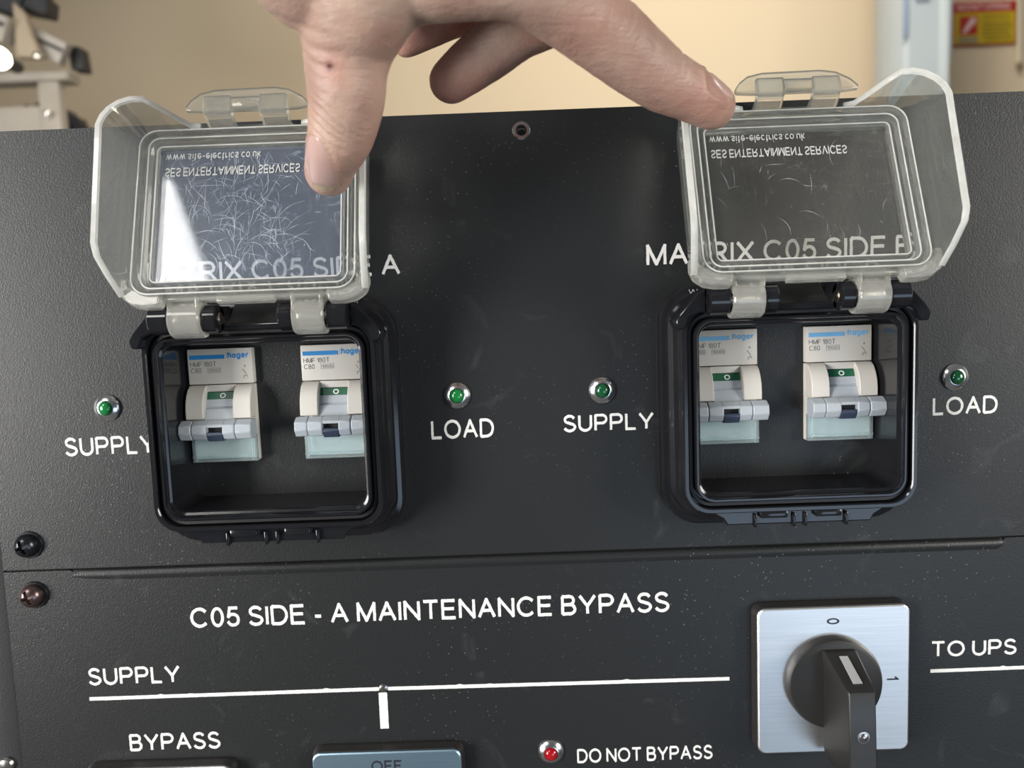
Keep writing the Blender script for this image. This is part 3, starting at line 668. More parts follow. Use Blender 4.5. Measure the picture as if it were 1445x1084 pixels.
    F = [(34.2, 26.2, 1.6, -2.0), (34.0, 26.0, 1.5, .0), (34.3, 26.3, 1.8, 1.6), (35.1, 27.2, 2.4, 1.9), (35.8, 28.0, 3, .5), (36.5, 28.6, 3.4, .4), (36.9, 29.0, 3.8, 2.8), (37.6, 29.8, 4.4, 3.1), (38.3, 30.4, 5, 1.2), (39.2, 31.0, 5.6, 1.1), (39.7, 31.5, 6, 4.2), (40.5, 32.3, 6.8, 4.3), (41.0, 32.7, 7.2, .4), (42.4, 33.6, 8, 0), (42.6, 33.6, 8, -2.4)]
    obj('lid_frame', Txn(MB().loops([R2(*f) for f in F], True)), m_acr, lid, 'stepped clear frame round the window', ang=30)
    for hw_, hh_, R_b, n_ in ((34.5, 26.6, 2, 1.9), (37.2, 29.4, 4.1, 3.2), (40.1, 31.9, 6.4, 4.4)):
        path_ = rr(0, uc, hw_, hh_, R_b, n_, 7); lo = []
        N_ = len(path_)
        for q in range(N_):
            a_, b_ = Vector(path_[q-1]), Vector(path_[(q+1) % N_]); t_ = (b_-a_).normalized(); o_n = Vector((t_.z, 0, -t_.x)); p_ = Vector(path_[q])
            lo.append([tuple(p_+o_n*.28*math.cos(w_)+Vector((0, .28*math.sin(w_), 0))) for w_ in (0, PI/3, 2*PI/3, PI, 4*PI/3, 5*PI/3)])
        obj('frame_highlight', Txn(MB().loops(lo, True)), m_edgelight, lid)  # milky bead standing in for specular lines on the ridge crests
    nsc, seed = (330, 5) if sgn < 0 else (26, 9)
    rg = random.Random(seed); sm = MB()
    for _ in range(nsc):
        ax = rg.gauss(-6, 15) if sgn < 0 else rg.uniform(-30, 30); au = uc+rg.uniform(-24, 20)
        if abs(ax) > 31: continue
        ln_ = rg.uniform(1.5, 9) if rg.random() < .8 else rg.uniform(9, 18); an = rg.gauss(1.35, .55) if rg.random() < .6 else rg.uniform(0, PI); cv = rg.uniform(-.09, .09); hw_ = rg.uniform(.018, .05)
        pts = []; x_, u_ = ax, au
        for k in range(7):
            if abs(x_) > 33 or abs(u_-uc) > 25.5: break
            pts.append((x_, u_, an)); x_ += math.cos(an)*ln_/6; u_ += math.sin(an)*ln_/6; an += cv*ln_/6*2
        if len(pts) < 2: continue
        vs = []
        for k, (x_, u_, a_) in enumerate(pts):
            w_ = hw_*(1-.8*abs(2*k/(len(pts)-1)-1)); nx_, nu_ = -math.sin(a_)*w_, math.cos(a_)*w_
            vs += [(x_+nx_, -.17, u_+nu_), (x_-nx_, -.17, u_-nu_)]
        sm.add(vs, [(2*k, 2*k+1, 2*k+3, 2*k+2) for k in range(len(pts)-1)])
    o_s = obj('scratches', Txn(sm), m_scratch, lid, 'fine pale scratches on the window', smooth=False); o_s['kind'] = 'stuff'
    # side skirts with a hooded top corner
    for s in (-1, 1):
        path = []      # (x,u,nx,nu,height)
        path += [(42.2, -1, 1, 0, 2), (42.3, 4, 1, 0, 10), (42.4, 9, 1, 0, 16.5), (42.4, 13, 1, 0, 18.5), (42.4, 30, 1, 0, 19.5), (42.4, 48, 1, 0, 20.5), (42.4, 55.5, 1, 0, 21)]
        for i in range(1, 6):
            a = math.radians(90*i/5); path.append((42.4-9+9*math.cos(a), 55.5+9*math.sin(a), math.cos(a), math.sin(a), 21-.8*i))
        path += [(29.5, 64.7, 0, 1, 11.5), (26, 64.7, 0, 1, 6), (22.5, 64.6, 0, 1, 1.6), (19, 64.4, 0, 1, .8)]
        lo = []
        for x, u, nx, nu, h in path:
            fl = h/21*2.6; tk = 2.2
            lo.append([(s*(x), -2, u), (s*(x+nx*fl), h, u+nu*fl), (s*(x+nx*(fl+.5)), h+.7, u+nu*(fl+.5)), (s*(x+nx*(fl+tk-.3)), h+.7, u+nu*(fl+tk-.3)), (s*(x+nx*(fl+tk)), h, u+nu*(fl+tk)), (s*(x+nx*1.6), -2, u+nu*1.6)])
        obj('side_skirt', Txn(MB().loops(lo, False, True, True)), m_skirt, lid, 'deep clear side skirt of the lid', ang=40)
        ed = []
        for x, u, nx, nu, h in path:
            fl = h/21*2.6; tk = 2.35
            ed.append([(s*(x+nx*(fl-.1)), h+.5, u+nu*(fl-.1)), (s*(x+nx*(fl+.3)), h+1.35, u+nu*(fl+.3)), (s*(x+nx*(fl+tk-.4)), h+1.35, u+nu*(fl+tk-.4)), (s*(x+nx*(fl+tk)), h+.5, u+nu*(fl+tk))])
        obj('skirt_edge', Txn(MB().loops(ed, False, True, True)), m_edgelight, lid, 'rounded rim of the skirt, edge light put into its colour', ang=60)
        lp = [(s*44.5, 6), (s*44.6, 1.5), (s*43.2, -1.8), (s*40, -4.2), (s*36, -5), (s*30.5, -5), (s*29.6, -2), (s*29.8, 0), (s*36, 0), (s*41, 2.5), (s*42.2, 6)]
        obj('corner_lip', Txn(MB().loops([[(a, n, b) for a, b in lp] for n in (-2.4, 3.4)], False, True, True)), m_acr2, lid, bevel=.7)
    obj('centre_lip', Txn(MB().loops([[(a, n, b) for a, b in [(-10.5, 0), (-10.5, -3.8), (10.5, -3.8), (10.5, 0)]] for n in (-2, 1.5)], False, True, True)), m_acr2, lid, bevel=.6)
    obj('hinge_strip', Txn(MB().box(-30, 30, -2.4, 1.2, -2.4, .2, .5)), m_acr2, lid)
    # curled knuckles
    for s in (-1, 1):
        kx = s*22.4
        lo = []
        ring = []
        for i in range(15):
            a = math.radians(118-236*i/14)   # from top round the front to below
            ring.append((math.cos(a), math.sin(a)))
        for x in (kx-5.7, kx-5.2, kx+5.2, kx+5.7):
            e = .0 if abs(x-kx) < 5.5 else -.35
            outer = [(cx+x, yh-(6.9+e)*c_, zh+(6.9+e)*s_) for c_, s_ in ring]; inner = [(cx+x, yh-5.1*c_, zh+5.1*s_) for c_, s_ in reversed(ring)]
            lo.append(outer+inner)
        obj('knuckle', MB().loops(lo, False, True, True), m_acr2, lid, 'curled clear hinge knuckle', ang=30)
        obj('knuckle_cheek', MB().box(cx+kx-5.8, cx+kx-4.4, yh-5.4, yh+2, zh+2, zh+10.5, .5), m_acr2, lid); obj('knuckle_cheek', MB().box(cx+kx+4.4, cx+kx+5.8, yh-5.4, yh+2, zh+2, zh+10.5, .5), m_acr2, lid)
        sp = [(cx+kx-4.4+8.8*i/160, yh+3.4*math.cos(i*2*PI/16), zh+3.4*math.sin(i*2*PI/16)) for i in range(161)]
        obj('spring', MB().tube(sp, .32, 6), m_steel, lid, 'steel coil spring inside the hinge knuckle')
    # latch at the top
    tb = [(-22.5, 68.8), (-22.9, 70.2), (-21, 73.2), (-17.5, 76.0), (-12, 77.3), (10, 77.6), (15.5, 76.6), (20.5, 73.6), (23.2, 70.4), (22.8, 69.0), (18, 68.4), (-17, 68.3)]
    obj('latch_tab', Txn(MB().loops([[(a, n, b) for a, b in tb] for n in (5.5, 7.3)], False, True, True)), m_acr, lid, 'rounded clear pull tab of the latch', bevel=.5)
    for a, b in ((-15.2, -5.2), (5.4, 15.4)):
        obj('latch_clip', Txn(MB().loops([[(x, n, u) for n, u in ((.5, 63.8), (4.6, 64.2), (9.6, 66.8), (10.4, 68.6), (9.6, 73.2), (7.2, 73.6), (6.6, 70), (5.2, 67.2), (.5, 66))] for x in (a, b)], False, True, True)), m_acr, lid, bevel=.3)
    obj('latch_bridge', Txn(MB().box(-5.4, 5.6, 6.5, 9, 68.6, 73, .4)), m_acr, lid)
    obj('latch_mount', Txn(MB().loops([[(a, n, b) for a, b in [(-19, 63.6), (-15, 66.2), (15, 66.4), (19, 63.6)]] for n in (-2, 1)], False, True, True)), m_acr, lid, bevel=.3)
    # moulded words, mirrored because the lid is turned over
    lettering('www.site-electrics.co.uk', -32.2, 3.5, 0, 3.3, m_mould, lid, w=.12, thick=.25, place=lambda a, b, h: T(a, 55.6-b, h-.2), name='moulded_lettering', label='raised clear web address, upside down')
    lettering('SES ENTERTAINMENT SERVICES', -32.2, 18.4, 0, 3.5, m_mould, lid, w=.14, thick=.3, place=lambda a, b, h: T(a, 49.9-b, h-.2), name='moulded_lettering', label='raised clear capitals, upside down')
    return t
enclosure(BX[0], -1, -34.2, 10.3, math.radians(17.2), 'glossy black breaker box at the left, scratched clear lid held up by the thumb', [('EL', BX[0]+32, BX[0]+37)], m_winA)
enclosure(BX[1], 1, -35.6, 10.3, math.radians(20.2), 'glossy black breaker box at the right, clear lid held up by the forefinger', [('WA', BX[1]-38, BX[1]-31.5)], m_winB)

# ------------------------------------------------------------------ rotary switches
def rotary(cx, cz, label, mplate, texts, ang=0, hs=31.3, depth=6):
    t = thing('rotary_switch', label, 'switch', (cx, 0, cz-hs), None)
    o_ = hs+1.1
    obj('base_frame', MB().loops([rr(cx, cz, o_, o_, 4.5, -.05), rr(cx, cz, o_, o_, 4.5, -1.6), rr(cx, cz, o_-.25, o_-.25, 4.4, -2.1), rr(cx, cz, hs+.25, hs+.25, 3.8, -4.6), rr(cx, cz, hs-.2, hs-.2, 3.6, -4.75)], False, True, True), m_satin, t)
    obj('face_plate', MB().loops([rr(cx, cz, hs, hs, 3.2, -4.7), rr(cx, cz, hs, hs, 3.2, -5.6), rr(cx, cz, hs-.5, hs-.5, 3, -6.0)], False, True, True), mplate, t, 'brushed metal face plate', ang=20)
    r = 19.6
    obj('knob_disc', MB().lathe((cx-.6, 0, cz), [(r, -5.8), (r, -8.6), (r-.8, -10.2), (r-2.5, -10.8), (4, -11)], 56), m_satin, t)
    c_, s_ = math.cos(ang), math.sin(ang)
    def rot(x, y, z): return (cx+x*c_-z*s_, y, cz+x*s_+z*c_)
    hb = []
    # handle grip sections (z, back half width, front half width, front y)
    for z, wb, wf, yf in ((15.6, 6.8, 6.6, -11.2), (14.9, 6.9, 6.4, -14.0), (8.6, 6.3, 5.4, -31.4), (8.0, 6.3, 5.3, -32.3), (7.2, 6.2, 5.2, -32.6), (-8, 6.0, 5.15, -33.6), (-24, 6.2, 5.3, -34.2), (-28, 5.8, 4.9, -31.5), (-30, 5.2, 4.6, -24), (-31, 5, 4.4, -11.2)):
        hb.append([(-wb, -10.6, z), (-wf, yf, z), (wf, yf, z), (wb, -10.6, z)])
    h = obj('handle', MB().loops(hb, False, True, True).xf(rot), m_satin, t, 'raised black turning grip', bevel=.55, ang=30)
    s0 = MB(); s0.add([rot(-1.6, -15.2, 14.6), rot(1.6, -15.2, 14.6), rot(1.75, -28.6, 9.8), rot(-1.75, -28.6, 9.8), rot(-1.6, -15.6, 14.9), rot(1.6, -15.6, 14.9), rot(1.75, -29.0, 10.1), rot(-1.75, -29.0, 10.1)], [(0, 1, 2, 3), (4, 5, 6, 7), (0, 1, 5, 4), (1, 2, 6, 5), (2, 3, 7, 6), (3, 0, 4, 7)])
    obj('marker_strip', s0, m_strip, h, 'silver position marker', smooth=False)
    obj('grip_screw', MB().lathe((0, 0, -9.0), [(2.4, -33.5), (2.4, -33.9), (1.7, -33.95), (1.6, -33.75), (1.55, -34.1), (1.1, -34.4), (.1, -34.5)], 20).xf(rot), m_steel, h, 'small recessed screw')
    for s, x, z, cap, wd_, rotd in texts:
        a = math.radians(rotd)
        lettering(s, 0, wd_, 0, cap, m_ink, t, w=.16, thick=.1, place=(lambda ca, sa, x=x, z=z: (lambda p, q, hh: (cx+x+p*ca-q*sa, -6.02-hh, cz+z+p*sa+q*ca)))(math.cos(a), math.sin(a)))
    return t
rotary(126.4, -157.5, 'large rotary switch with black grip on a silver plate, marked 0 and 1', m_alu, [('0', 2.8-.5, 24.1, 5.2, 2.6, 90), ('1', 21.8, .9, 5.2, 1.6, -90)])
rotary(-61.2, -213.9, 'rotary switch with a blue-tinted plate marked OFF, at the lower edge under the supply line', m_bluealu, [('OFF', -6.6, 22.7, 5.0, 13.0, 0)])
rotary(-158.5, -218.2, 'rotary switch with silver plate barely showing at the lower edge, under the word BYPASS', m_alu, [])

# ------------------------------------------------------------------ things behind the rack
st_ = thing('ladder', 'folded metal ladder with black end caps on the shelf behind the rack', 'ladder', (-690, 800, 372))
def beam(name, p, q, w, y0, y1, mat, par, label=None, b=1):
    p, q = Vector(p), Vector(q); d = (q-p).normalized(); nn = Vector((-d.y, d.x))*w/2
    return obj(name, MB().prism([(*(p-nn),), (*(q-nn),), (*(q+nn),), (*(p+nn),)], y0, y1), mat, par, label, bevel=b)
beam('rail', (-668, 405), (-602, 371), 30, 766, 781, m_rail, st_)
beam('rail_groove', (-646, 397), (-602, 374), 4.5, 764, 767, m_blk, st_, 'dark groove along the rail', 0)
obj('end_cap', MB().prism([(-606, 389), (-604, 356), (-585, 354), (-588, 386)], 786, 808), m_blk, st_, 'black plastic end cap', bevel=2)
beam('rail', (-860, 478), (-662, 395), 34, 740, 765, m_rail, st_)
beam('rail_groove', (-860, 484), (-662, 401), 5, 738, 741, m_blk, st_, None, 0)
obj('hinge_plate', MB().prism([(-656, 436), (-658, 364), (-622, 362), (-634, 392), (-640, 420)], 752, 765), m_cream, st_, 'pale plate joining the rails', bevel=2)
obj('plate_screw', MB().lathe((-630, 752, 366), [(5, 3), (5, 0), (2, -1.5)], 16), m_steel, st_)
beam('foot', (-860, 528), (-652, 440), 44, 765, 790, m_blk, st_, 'black plastic foot', 3)
obj('foot_block', MB().prism([(-672, 475), (-664, 433), (-622, 424), (-618, 446), (-626, 452), (-621, 520), (-680, 520)], 770, 800), m_blk, st_, bevel=3)
sh = thing('shelf', 'pale shelf frame with a white post behind the rack', 'shelf', (-690, 800, FLOOR))
obj('shelf_board', MB().box(-1300, -606, 780, 812, 341, 353.5, 2), m_wwhite, sh)
obj('post', MB().box(-651, -621, 782, 800, FLOOR, 341, 3), m_wwhite, sh, 'white square post')
obj('cross_board', MB().box(-1300, -651, 785, 797, 250, 309, 2), m_wwhite, sh, 'pale cross board')
obj('post_screw', MB().lathe((-636, 774, 296), [(4, 2), (4, 0), (1, -1)], 16), m_steel, sh)
obj('post', MB().box(-1300, -1270, 782, 800, FLOOR, 341, 3), m_wwhite, sh, 'white square post')
lp = thing('lamp', 'small round lit lamp hanging in front of the shelf', 'lamp', (-632, 690, 328))
obj('bulb', MB().lathe((-643, 690, 343), [(.5, 17), (8, 15), (12, 8), (13, 0), (11, -7), (6, -11), (.5, -13)], 28), m_lamp, lp, 'glowing round bulb', ang=80)
obj('socket', MB().lathe((-643, 690, 343), [(8, 14), (8, 40), (5, 46)], 24), m_blk, lp)
pl = bpy.data.lights.new('lamp_glow', 'POINT'); pl.energy = .12; pl.color = (1, .88, .68); pl.shadow_soft_size = .02
plo = bpy.data.objects.new('lamp_glow', pl); COL.objects.link(plo); plo.location = W((-632, 665, 342)); 
wh = thing('wheel', 'black rubber wheel half hidden beside the white post behind the rack', 'wheel', (-645, 900, 190))
wx, wy, wz, wr = -700, 880, 262, 72
tyre = MB(); L = []
for i in range(40):
    a = 2*PI*i/40
    L.append([(wx+(r)*math.cos(a), wy+h, wz+(r)*math.sin(a)) for r, h in ((wr-28, -14), (wr-8, -18), (wr, -12), (wr+1.5, 0), (wr, 12), (wr-8, 18), (wr-28, 14))])
tyre.loops(L, True); obj('tyre', tyre, m_blk, wh)
obj('hub', MB().lathe((wx, wy, wz), [(10, -18), (wr-28, -10), (wr-28, 10), (10, 18)], 32), m_rail, wh)
for i in range(24):
    a = 2*PI*i/24; c_, s_ = math.cos(a), math.sin(a)
    x0, z0_ = wx+(wr-2)*c_, wz+(wr-2)*s_
    obj('tread_block', MB().tube([(x0, wy-16, z0_), (x0, wy+16, z0_)], 4.5, 6), m_blk, wh)
# wheel rests on a low stand so that it is carried
stand = obj('storage_box', MB().box(-790, -640, 830, 1080, FLOOR, 186, 6), m_blk, org=(-675, 955, FLOOR)); tag(stand, 'tall black storage box standing under the wheel', 'box')

tub = thing('plastic_tub', 'tall milky plastic tub standing behind the rack near the wall sign', 'container', (690, 1050, FLOOR))
tl = []
for z in (FLOOR+600, 0, 372, 430, 640, 700):
    sq = 0 if z >= 430 else (8 if z >= 372 else 20)
    tl.append([(693+(44-(sq*.3))*(1 if a in (0, 3) else -1), 1040+(60)*(1 if a > 1 else -1), z) for a in range(4)])
tb_ = MB().loops([[(692-(sq_*.5)+p[0]*1, 1050+p[1], z) for p in [(hx*(hw), hy*55) for hx, hy in ((1, -.6), (.8, -1), (-.8, -1), (-1, -.6), (-1, .6), (-.8, 1), (.8, 1), (1, .6))]] for z, hw, sq_ in ((FLOOR+600, 40, 14), (330, 40, 14), (355, 42.5, 9), (385, 46, 2), (410, 47.5, 0), (560, 47.5, 0), (700, 47.5, 0))], False, True, True)
obj('tub_body', tb_, m_tube, tub, bevel=6, ang=40)
obj('tub_handle_strip', MB().box(708, 724, 992, 996, 330, 700, 2), m_tubestrip, tub, 'clear white band down the tub')
obj('tub_label', MB().box(668, 690, 991, 995, 478, 502, 1), m_tubelab, tub, 'faded blue patch'); obj('tub_label', MB().box(648, 656, 991, 995, 420, 490, 1), m_tubelab, tub, 'faded blue patch')
tst = obj('storage_crate', MB().box(600, 780, 960, 1160, FLOOR, FLOOR+600, 8), m_blk, org=(690, 1060, FLOOR)); tag(tst, 'black crate standing on the floor under the milky tub', 'crate')

sg = thing('wall_sign', 'small red and yellow monitoring sign on the beige wall', 'sign', (880, 1199, 470))
SX = 1199.0/1150*1.0
def sp(x): return x*1.033
x0, x1, z0s, z1s = 841, 961, 466, 546
obj('sign_board', MB().box(x0, x1, 1196, 1200, z0s, z1s, .5), m_red, sg)
obj('yellow_field', MB().box(x0+3, x1-3, 1194.5, 1196.2, z0s+3, z1s-20), m_yel, sg, 'yellow lower field', smooth=False)
obj('red_square', MB().box(x0+13, x0+46, 1193.6, 1194.6, z0s+20, z1s-27), m_red, sg, smooth=False)
obj('camera_pictogram', MB().prism([(x0+17, z0s+24), (x0+23, z0s+22), (x0+44, z0s+44), (x0+39, z0s+51), (x0+33, z0s+49)], 1193, 1193.7), m_swhite, sg, 'slanted white symbol', smooth=False)
obj('grey_strip', MB().box(x0+11, x0+47, 1193.6, 1194.6, z0s+5, z0s+16), m_sgrey, sg, smooth=False)
ln = MB()
for k in range(6): ln.box(x0+(56 if k else 62), x1-8-(k % 3)*3, 1193.8, 1194.6, z0s+8+k*7.4+(4 if k > 4 else 0), z0s+12+k*7.4+(4 if k > 4 else 0))
lo_ = obj('small_print', ln, m_slines, sg, 'rows of dark small print', smooth=False)
lettering('MONITORING', x0+9, x1-12, z1s-15.5, 12, m_swhite, sg, y=1195.5, w=.18, thick=.6)
cd = thing('hanging_cord', 'thin pale cord hanging on the wall beside the sign', 'cord', (962, 1190, 400))
obj('cord', MB().tube([(962, 1192, 1340), (964, 1192, 700), (963, 1192, 540), (966, 1192, 430)], 3.2, 8), m_cord, cd)
obj('cord_end', MB().lathe((966, 1192, 425), [(1, 8), (5, 5), (5.5, 0), (4, -6), (1, -8)], 14, 'z'), m_knot, cd, 'brown cord end')

# ------------------------------------------------------------------ the hand
CH = {
 'thumb':[(-62.5, -43.5, 49.6, 8.2), (-58.0, -53.5, 54.3, 9.5), (-54.0, -60, 58.4, 10.6), (-51.6, -63.5, 64.1, 11.5), (-50.3, -65.5, 70.0, 12.3), (-49.6, -67, 77.1, 12.9), (-47.2, -70, 85.4, 14.8), (-39.6, -78, 96.4, 17.3), (-29.8, -82, 113.8, 19.2)],
 'index':[(67.4, -51, 64.9, 7.7), (58.1, -56, 68.4, 9.0), (48.9, -60, 71.9, 10.2), (35.5, -67, 79.5, 11.3), (27.0, -73, 84.0, 11.7), (17.1, -80, 89.4, 12.5), (2.1, -88, 98.3, 14.1), (-5.5, -88, 106.1, 15.6)],
 'index2':[(-5.5, -88, 106.1, 15.6), (-20.8, -84, 127.6, 20.1), (-40.4, -80, 149.5, 23.6)],
 'middle':[(-19.0, -46, 77.9, 7.6), (-8.1, -50, 84.0, 9.0), (3.9, -54, 91.2, 9.8), (17.5, -60, 97.1, 10.3), (-4.0, -64, 117.4, 13.8), (-30.1, -70, 143.6, 22.4), (-41.3, -74, 155.3, 22.0)],
 'ring':[(-35.0, -34, 94.5, 4.9), (-24.8, -36, 99.6, 6.8), (-12.7, -38, 104.9, 7.9), (4.8, -40, 116.9, 10.1), (-13.5, -44, 131.6, 13.6), (-31.8, -56, 151.9, 21.3), (-44.8, -66, 160.6, 20.5)],
 'pinky':[(-34.3, -16, 121.2, 6.0), (-18.3, -16, 128.1, 7.7), (-7.5, -18, 134.2, 9.2), (-21.7, -26, 145.5, 11.9), (-38.0, -44, 159.2, 19.8), (-48.1, -60, 164.6, 18.7)],
 'web':[(-47.2, -68, 92.4, 14.9), (-31.5, -76, 99.3, 14.4), (-14.3, -82, 98.5, 14.1), (2.0, -86, 96.1, 13.8), (16.2, -80, 91.8, 12.5)],
 'left':[(-53.0, -72, 99.7, 16.0), (-58.9, -78, 104.7, 17.8), (-54.3, -80, 119.6, 20.4), (-40.6, -80, 145.8, 23.6)],
 'arm':[(-40, -78, 150, 25.5), (-48, -78, 170, 24.5), (-56, -86, 195, 24), (-68, -104, 240, 28), (-85, -130, 310, 35), (-98, -152, 370, 39)],
 'arm2':[(-44, -62, 156, 23), (-56, -66, 175, 21), (-68, -76, 200, 20.5), (-80, -95, 245, 24)],
}
def capsule(mb, chain):
    # resample with smooth interpolation, closed round ends
    P = [Vector(c[:3]) for c in chain]; Rr = [c[3] for c in chain]; pts = []; rad = []
    def cr(a, b, c, d, t): return .5*((2*b)+(c-a)*t+(2*a-5*b+4*c-d)*t*t+(3*b-a-3*c+d)*t*t*t)
    n = len(P)
    for i in range(n-1):
        a, b, c, d = P[max(i-1, 0)], P[i], P[i+1], P[min(i+2, n-1)]
        ra, rb, rc, rd = Rr[max(i-1, 0)], Rr[i], Rr[i+1], Rr[min(i+2, n-1)]
        for k in range(5):
            t = k/5; pts.append(cr(a, b, c, d, t)); rad.append(cr(ra, rb, rc, rd, t))
    pts.append(P[-1]); rad.append(Rr[-1])
    t0 = (pts[0]-pts[1]).normalized(); t1 = (pts[-1]-pts[-2]).normalized(); r0, r1 = rad[0], rad[-1]
    pre = [(pts[0]+t0*r0*math.sin(a), r0*math.cos(a)) for a in (1.5, 1.2, .9, .6, .3)]
    post = [(pts[-1]+t1*r1*math.sin(a), r1*math.cos(a)) for a in (.3, .6, .9, 1.2, 1.5)]
    mb.tube([p for p, _ in pre]+pts+[p for p, _ in post], [r for _, r in pre]+rad+[r for _, r in post], 28)
person = thing('person', "person's bare hand reaching down from above, thumb and forefinger holding the two lids open", 'person', (-50, -80, 200))
hm = MB()
for k in CH: capsule(hm, CH[k])
hand = obj('hand', hm, m_skin, person, 'pale bare hand, thumb and forefinger spread wide')
md = hand.modifiers.new('r', 'REMESH'); md.mode = 'VOXEL'; md.voxel_size = .00085; md.use_smooth_shade = True
md2 = hand.modifiers.new('s', 'SMOOTH'); md2.factor = .5; md2.iterations = 26
bpy.context.view_layer.update()
dg = bpy.context.evaluated_depsgraph_get()
me = bpy.data.meshes.new_from_object(hand.evaluated_get(dg)); hand.modifiers.clear(); hand.data = me
fl = me.attributes.new('flush', 'FLOAT', 'POINT'); sb = me.attributes.new('scab', 'FLOAT', 'POINT')
ORG = Vector((-50, -80, 200))
def seg_coord(p, a, b):
    d = b-a; L = d.length; t = (p-a).dot(d)/L; q = a+d*(t/L); return t, L, (p-q)
def gauss(x, s): return math.exp(-x*x/(2*s*s))
th_a, th_b = Vector((-62.5, -43.5, 49.6)), Vector((-49.6, -67, 77.1))
ix_a, ix_b = Vector((67.4, -51, 64.9)), Vector((27.0, -73, 84))
newco = []
me.calc_loop_triangles()
nrm = [v.normal.copy() for v in me.vertices]
F_ = [0.0]*len(me.vertices); S_b = [0.0]*len(me.vertices)
for i, v in enumerate(me.vertices):
    p = Vector((v.co.x*1000, v.co.y*1000, v.co.z*1000))+ORG; n = nrm[i]; disp = 0
    if p.z < 125:
        # thumb: wrinkles over the joint, facing the viewer
        t, L, r = seg_coord(p, th_a, th_b)
        if p.x < -30 and r.length < 24 and t < 60:
            fr = max(0, -n.y*.9-n.x*.2)
            w = .6*noise.noise(p*.12)
            for t0, dp, sl, sg_ in ((20.5, .6, .22, .6), (23.0, 1.2, .30, .75), (25.6, 1.4, .38, .75), (28.6, 1.1, .42, .7), (31.5, .4, .4, .6)):
                tt = t-t0-(p.x+55)*sl*-1-1.2*w*2
                disp -= dp*gauss(tt, sg_)*fr
                disp += dp*.4*gauss(tt-1.5, .8)*fr
            for t0, dp in ((34, .2), (37, .2), (40.5, .3), (44.5, .3), (49, .25)):
                tt = t-t0-(p.x+60)*.16-1.5*noise.noise(p*.09)
                lw = max(0, min(1, (-42-p.x)/14))
                disp -= dp*gauss(tt, .7)*lw; disp += dp*.7*gauss(tt-1.8, 1.0)*lw
            F_[i] = .28*gauss(t-8, 9)
            F_[i] += .25*max(0, min(1, (p.x+50)/14))*max(0, min(1, (95-p.z)/15))
        # forefinger: wrinkles over both joints
        t, L, r = seg_coord(p, ix_a, ix_b)
        if p.x > 5 and p.y < -25 and r.length < 22 and t < 66:
            fr = max(0, -n.y*.5+n.z*.8)
            for t0, dp, sg_ in ((39.2, .3, .6), (41.6, .45, .7), (44.4, .5, .75), (47.0, .35, .6), (19.5, .28, .6), (21.5, .3, .6), (24, .2, .6)):
                tt = t-t0-.9*noise.noise(p*.15+Vector((t0, 0, 0)))*1.6
                disp -= dp*gauss(tt, sg_)*fr
            disp += .7*gauss(t-43, 5)*max(0, n.z)
            F_[i] = .35*gauss(t-4, 12)+.3*gauss(t-52, 9)
        if p.y > -60 and p.x < 20 and p.x > -44 and p.z < 112: F_[i] = .5*max(0, min(1, (p.y+60)/10))*max(0, min(1, (112-p.z)/10))
    disp += .28*noise.noise(p*.10)+.10*noise.noise(p*.35)
    S_b[i] = gauss(math.hypot(p.x+52.2, p.z-73.8), .9)*(1 if n.y < 0 else 0)
    F_[i] = min(1, F_[i]+.35*gauss(math.hypot(p.x+51.4, p.z-73.4), 3.4))
    newco.append(v.co+n*disp*.001)
for i, v in enumerate(me.vertices): v.co = newco[i]
fl.data.foreach_set('value', F_); sb.data.foreach_set('value', S_b); me.update()
me.shade_smooth()
NAILS = [((-62.2, -56, 49.6), (-.13, .12, -1), (1, -.10, -.15), (.16, 1, -.06), 8.0, 7.3, 'thumbnail'),
         ((69.0, -59, 70.3), (.80, .35, -.55), (.45, -.25, .85), (-.35, .85, -.38), 6.6, 4.6, 'pale forefinger nail')]
nrm2 = [v.normal.copy() for v in me.vertices]
for c, up_, side, back, hl, hw, _ in NAILS:
    c = Vector(c); up_ = Vector(up_).normalized(); side = Vector(side).normalized(); back = Vector(back).normalized()
    for vi, v in enumerate(me.vertices):
        if abs(v.co.z*1000+ORG.z-c.z) > 15 or abs(v.co.x*1000+ORG.x-c.x) > 15: continue
        d = v.co*1000+ORG-c
        if d.length > 17: continue
        nb = nrm2[vi].dot(back)
        if nb > -.05: continue
        a, s_ = d.dot(up_)/hl, d.dot(side)
        wsc = max(.3, 1-min(1.3, abs(a))**3.2*(.55 if a < 0 else .45)); b = s_/(hw*wsc)
        e = (max(abs(a)/(1-.16*min(1, b*b)), abs(b))-1)*hw
        k = min(1, -nb*2)*(1 if a < .7 else .25)
        q = -.35*gauss(e-.15, .4)+.42*gauss(e-1.3, .75)-(.25 if e < 0 else 0)
        v.co = v.co-back*q*k*.001
me.update()
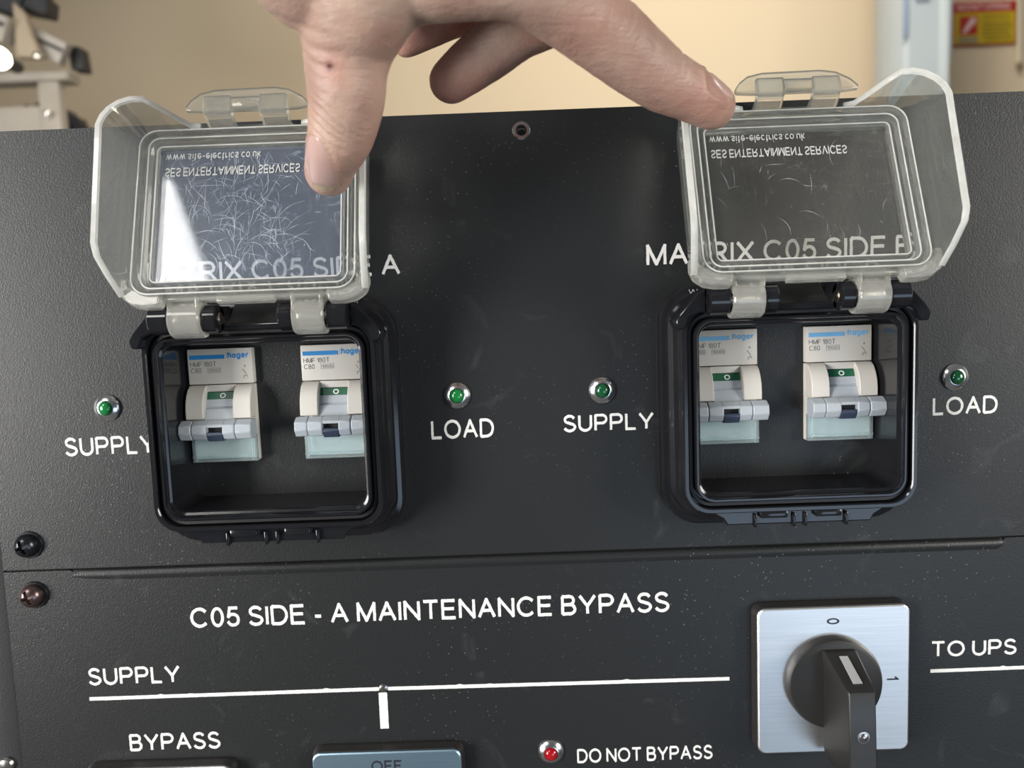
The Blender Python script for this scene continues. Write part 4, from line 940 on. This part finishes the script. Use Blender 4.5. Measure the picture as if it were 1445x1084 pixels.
# nails: curved plates that follow the finger surface by ray casting
from mathutils.bvhtree import BVHTree
bv = BVHTree.FromPolygons([((v.co*1000)+ORG) for v in me.vertices], [p.vertices[:] for p in me.polygons])
def nail(c, up_, side, back, hl, hw, name_label, off=.35, tipf=.72, thick=.6):
    """c = centre above the nail, back = direction cast towards the finger"""
    up_, side, back = Vector(up_).normalized(), Vector(side).normalized(), Vector(back).normalized()
    nu, nv = 14, 10; grid = []; 
    for i in range(nu+1):
        a = -1+2*i/nu; row = []
        for j in range(nv+1):
            b = -1+2*j/nv
            # rounded outline: widen in the middle, half round base (a=-1) and tip
            wsc = (1-abs(a)**3.2*(.55 if a < 0 else .45)); u = a*hl*(1-.16*b*b); s = b*hw*wsc
            p = Vector(c)+up_*u+side*s-back*20
            h = bv.ray_cast(p, back, 60)
            edge_ = max(abs(a), abs(b))**5; q = h[0] if (h[0] is not None and (h[0]-Vector(c)).length < hl+9) else bv.find_nearest(Vector(c)+up_*u+side*s+back*(2.5+1.5*(abs(a)+abs(b))))[0]
            row.append(q-back*((off+.3*(1-b*b)+.25*max(0, a-.4))*(1-edge_)-.55*edge_))
        grid.append(row)
    def mk(r0, r1, extra=0):
        m = MB(); vs = []; w = nv+1
        for r in range(r0, r1+1): vs += [g-back*extra for g in grid[r]]
        k = len(vs)
        for r in range(r0, r1+1): vs += [g+back*(thick+.9) for g in grid[r]]
        fs = []
        R_n = r1-r0
        for r in range(R_n):
            for j in range(nv):
                a = r*w+j; fs += [(a, a+1, a+w+1, a+w), (k+a, k+a+w, k+a+w+1, k+a+1)]
        for r in range(R_n):
            for j in (0, nv):
                a = r*w+j; fs.append((a, a+w, k+a+w, k+a))
        for r in (0, R_n):
            for j in range(nv):
                a = r*w+j; fs.append((a, a+1, k+a+1, k+a))
        return m.add(vs, fs)
    cut = int(nu*tipf)
    nl = obj('fingernail', mk(0, cut), m_nail, hand, name_label, ang=60)
    obj('nail_edge', mk(cut, nu), m_nailtip, nl if False else hand, 'yellowish free edge of the nail', ang=60)
for c, up_, side, back, hl, hw, lb in NAILS: nail(c, up_, side, back, hl, hw, lb, off=.5, tipf=.9)
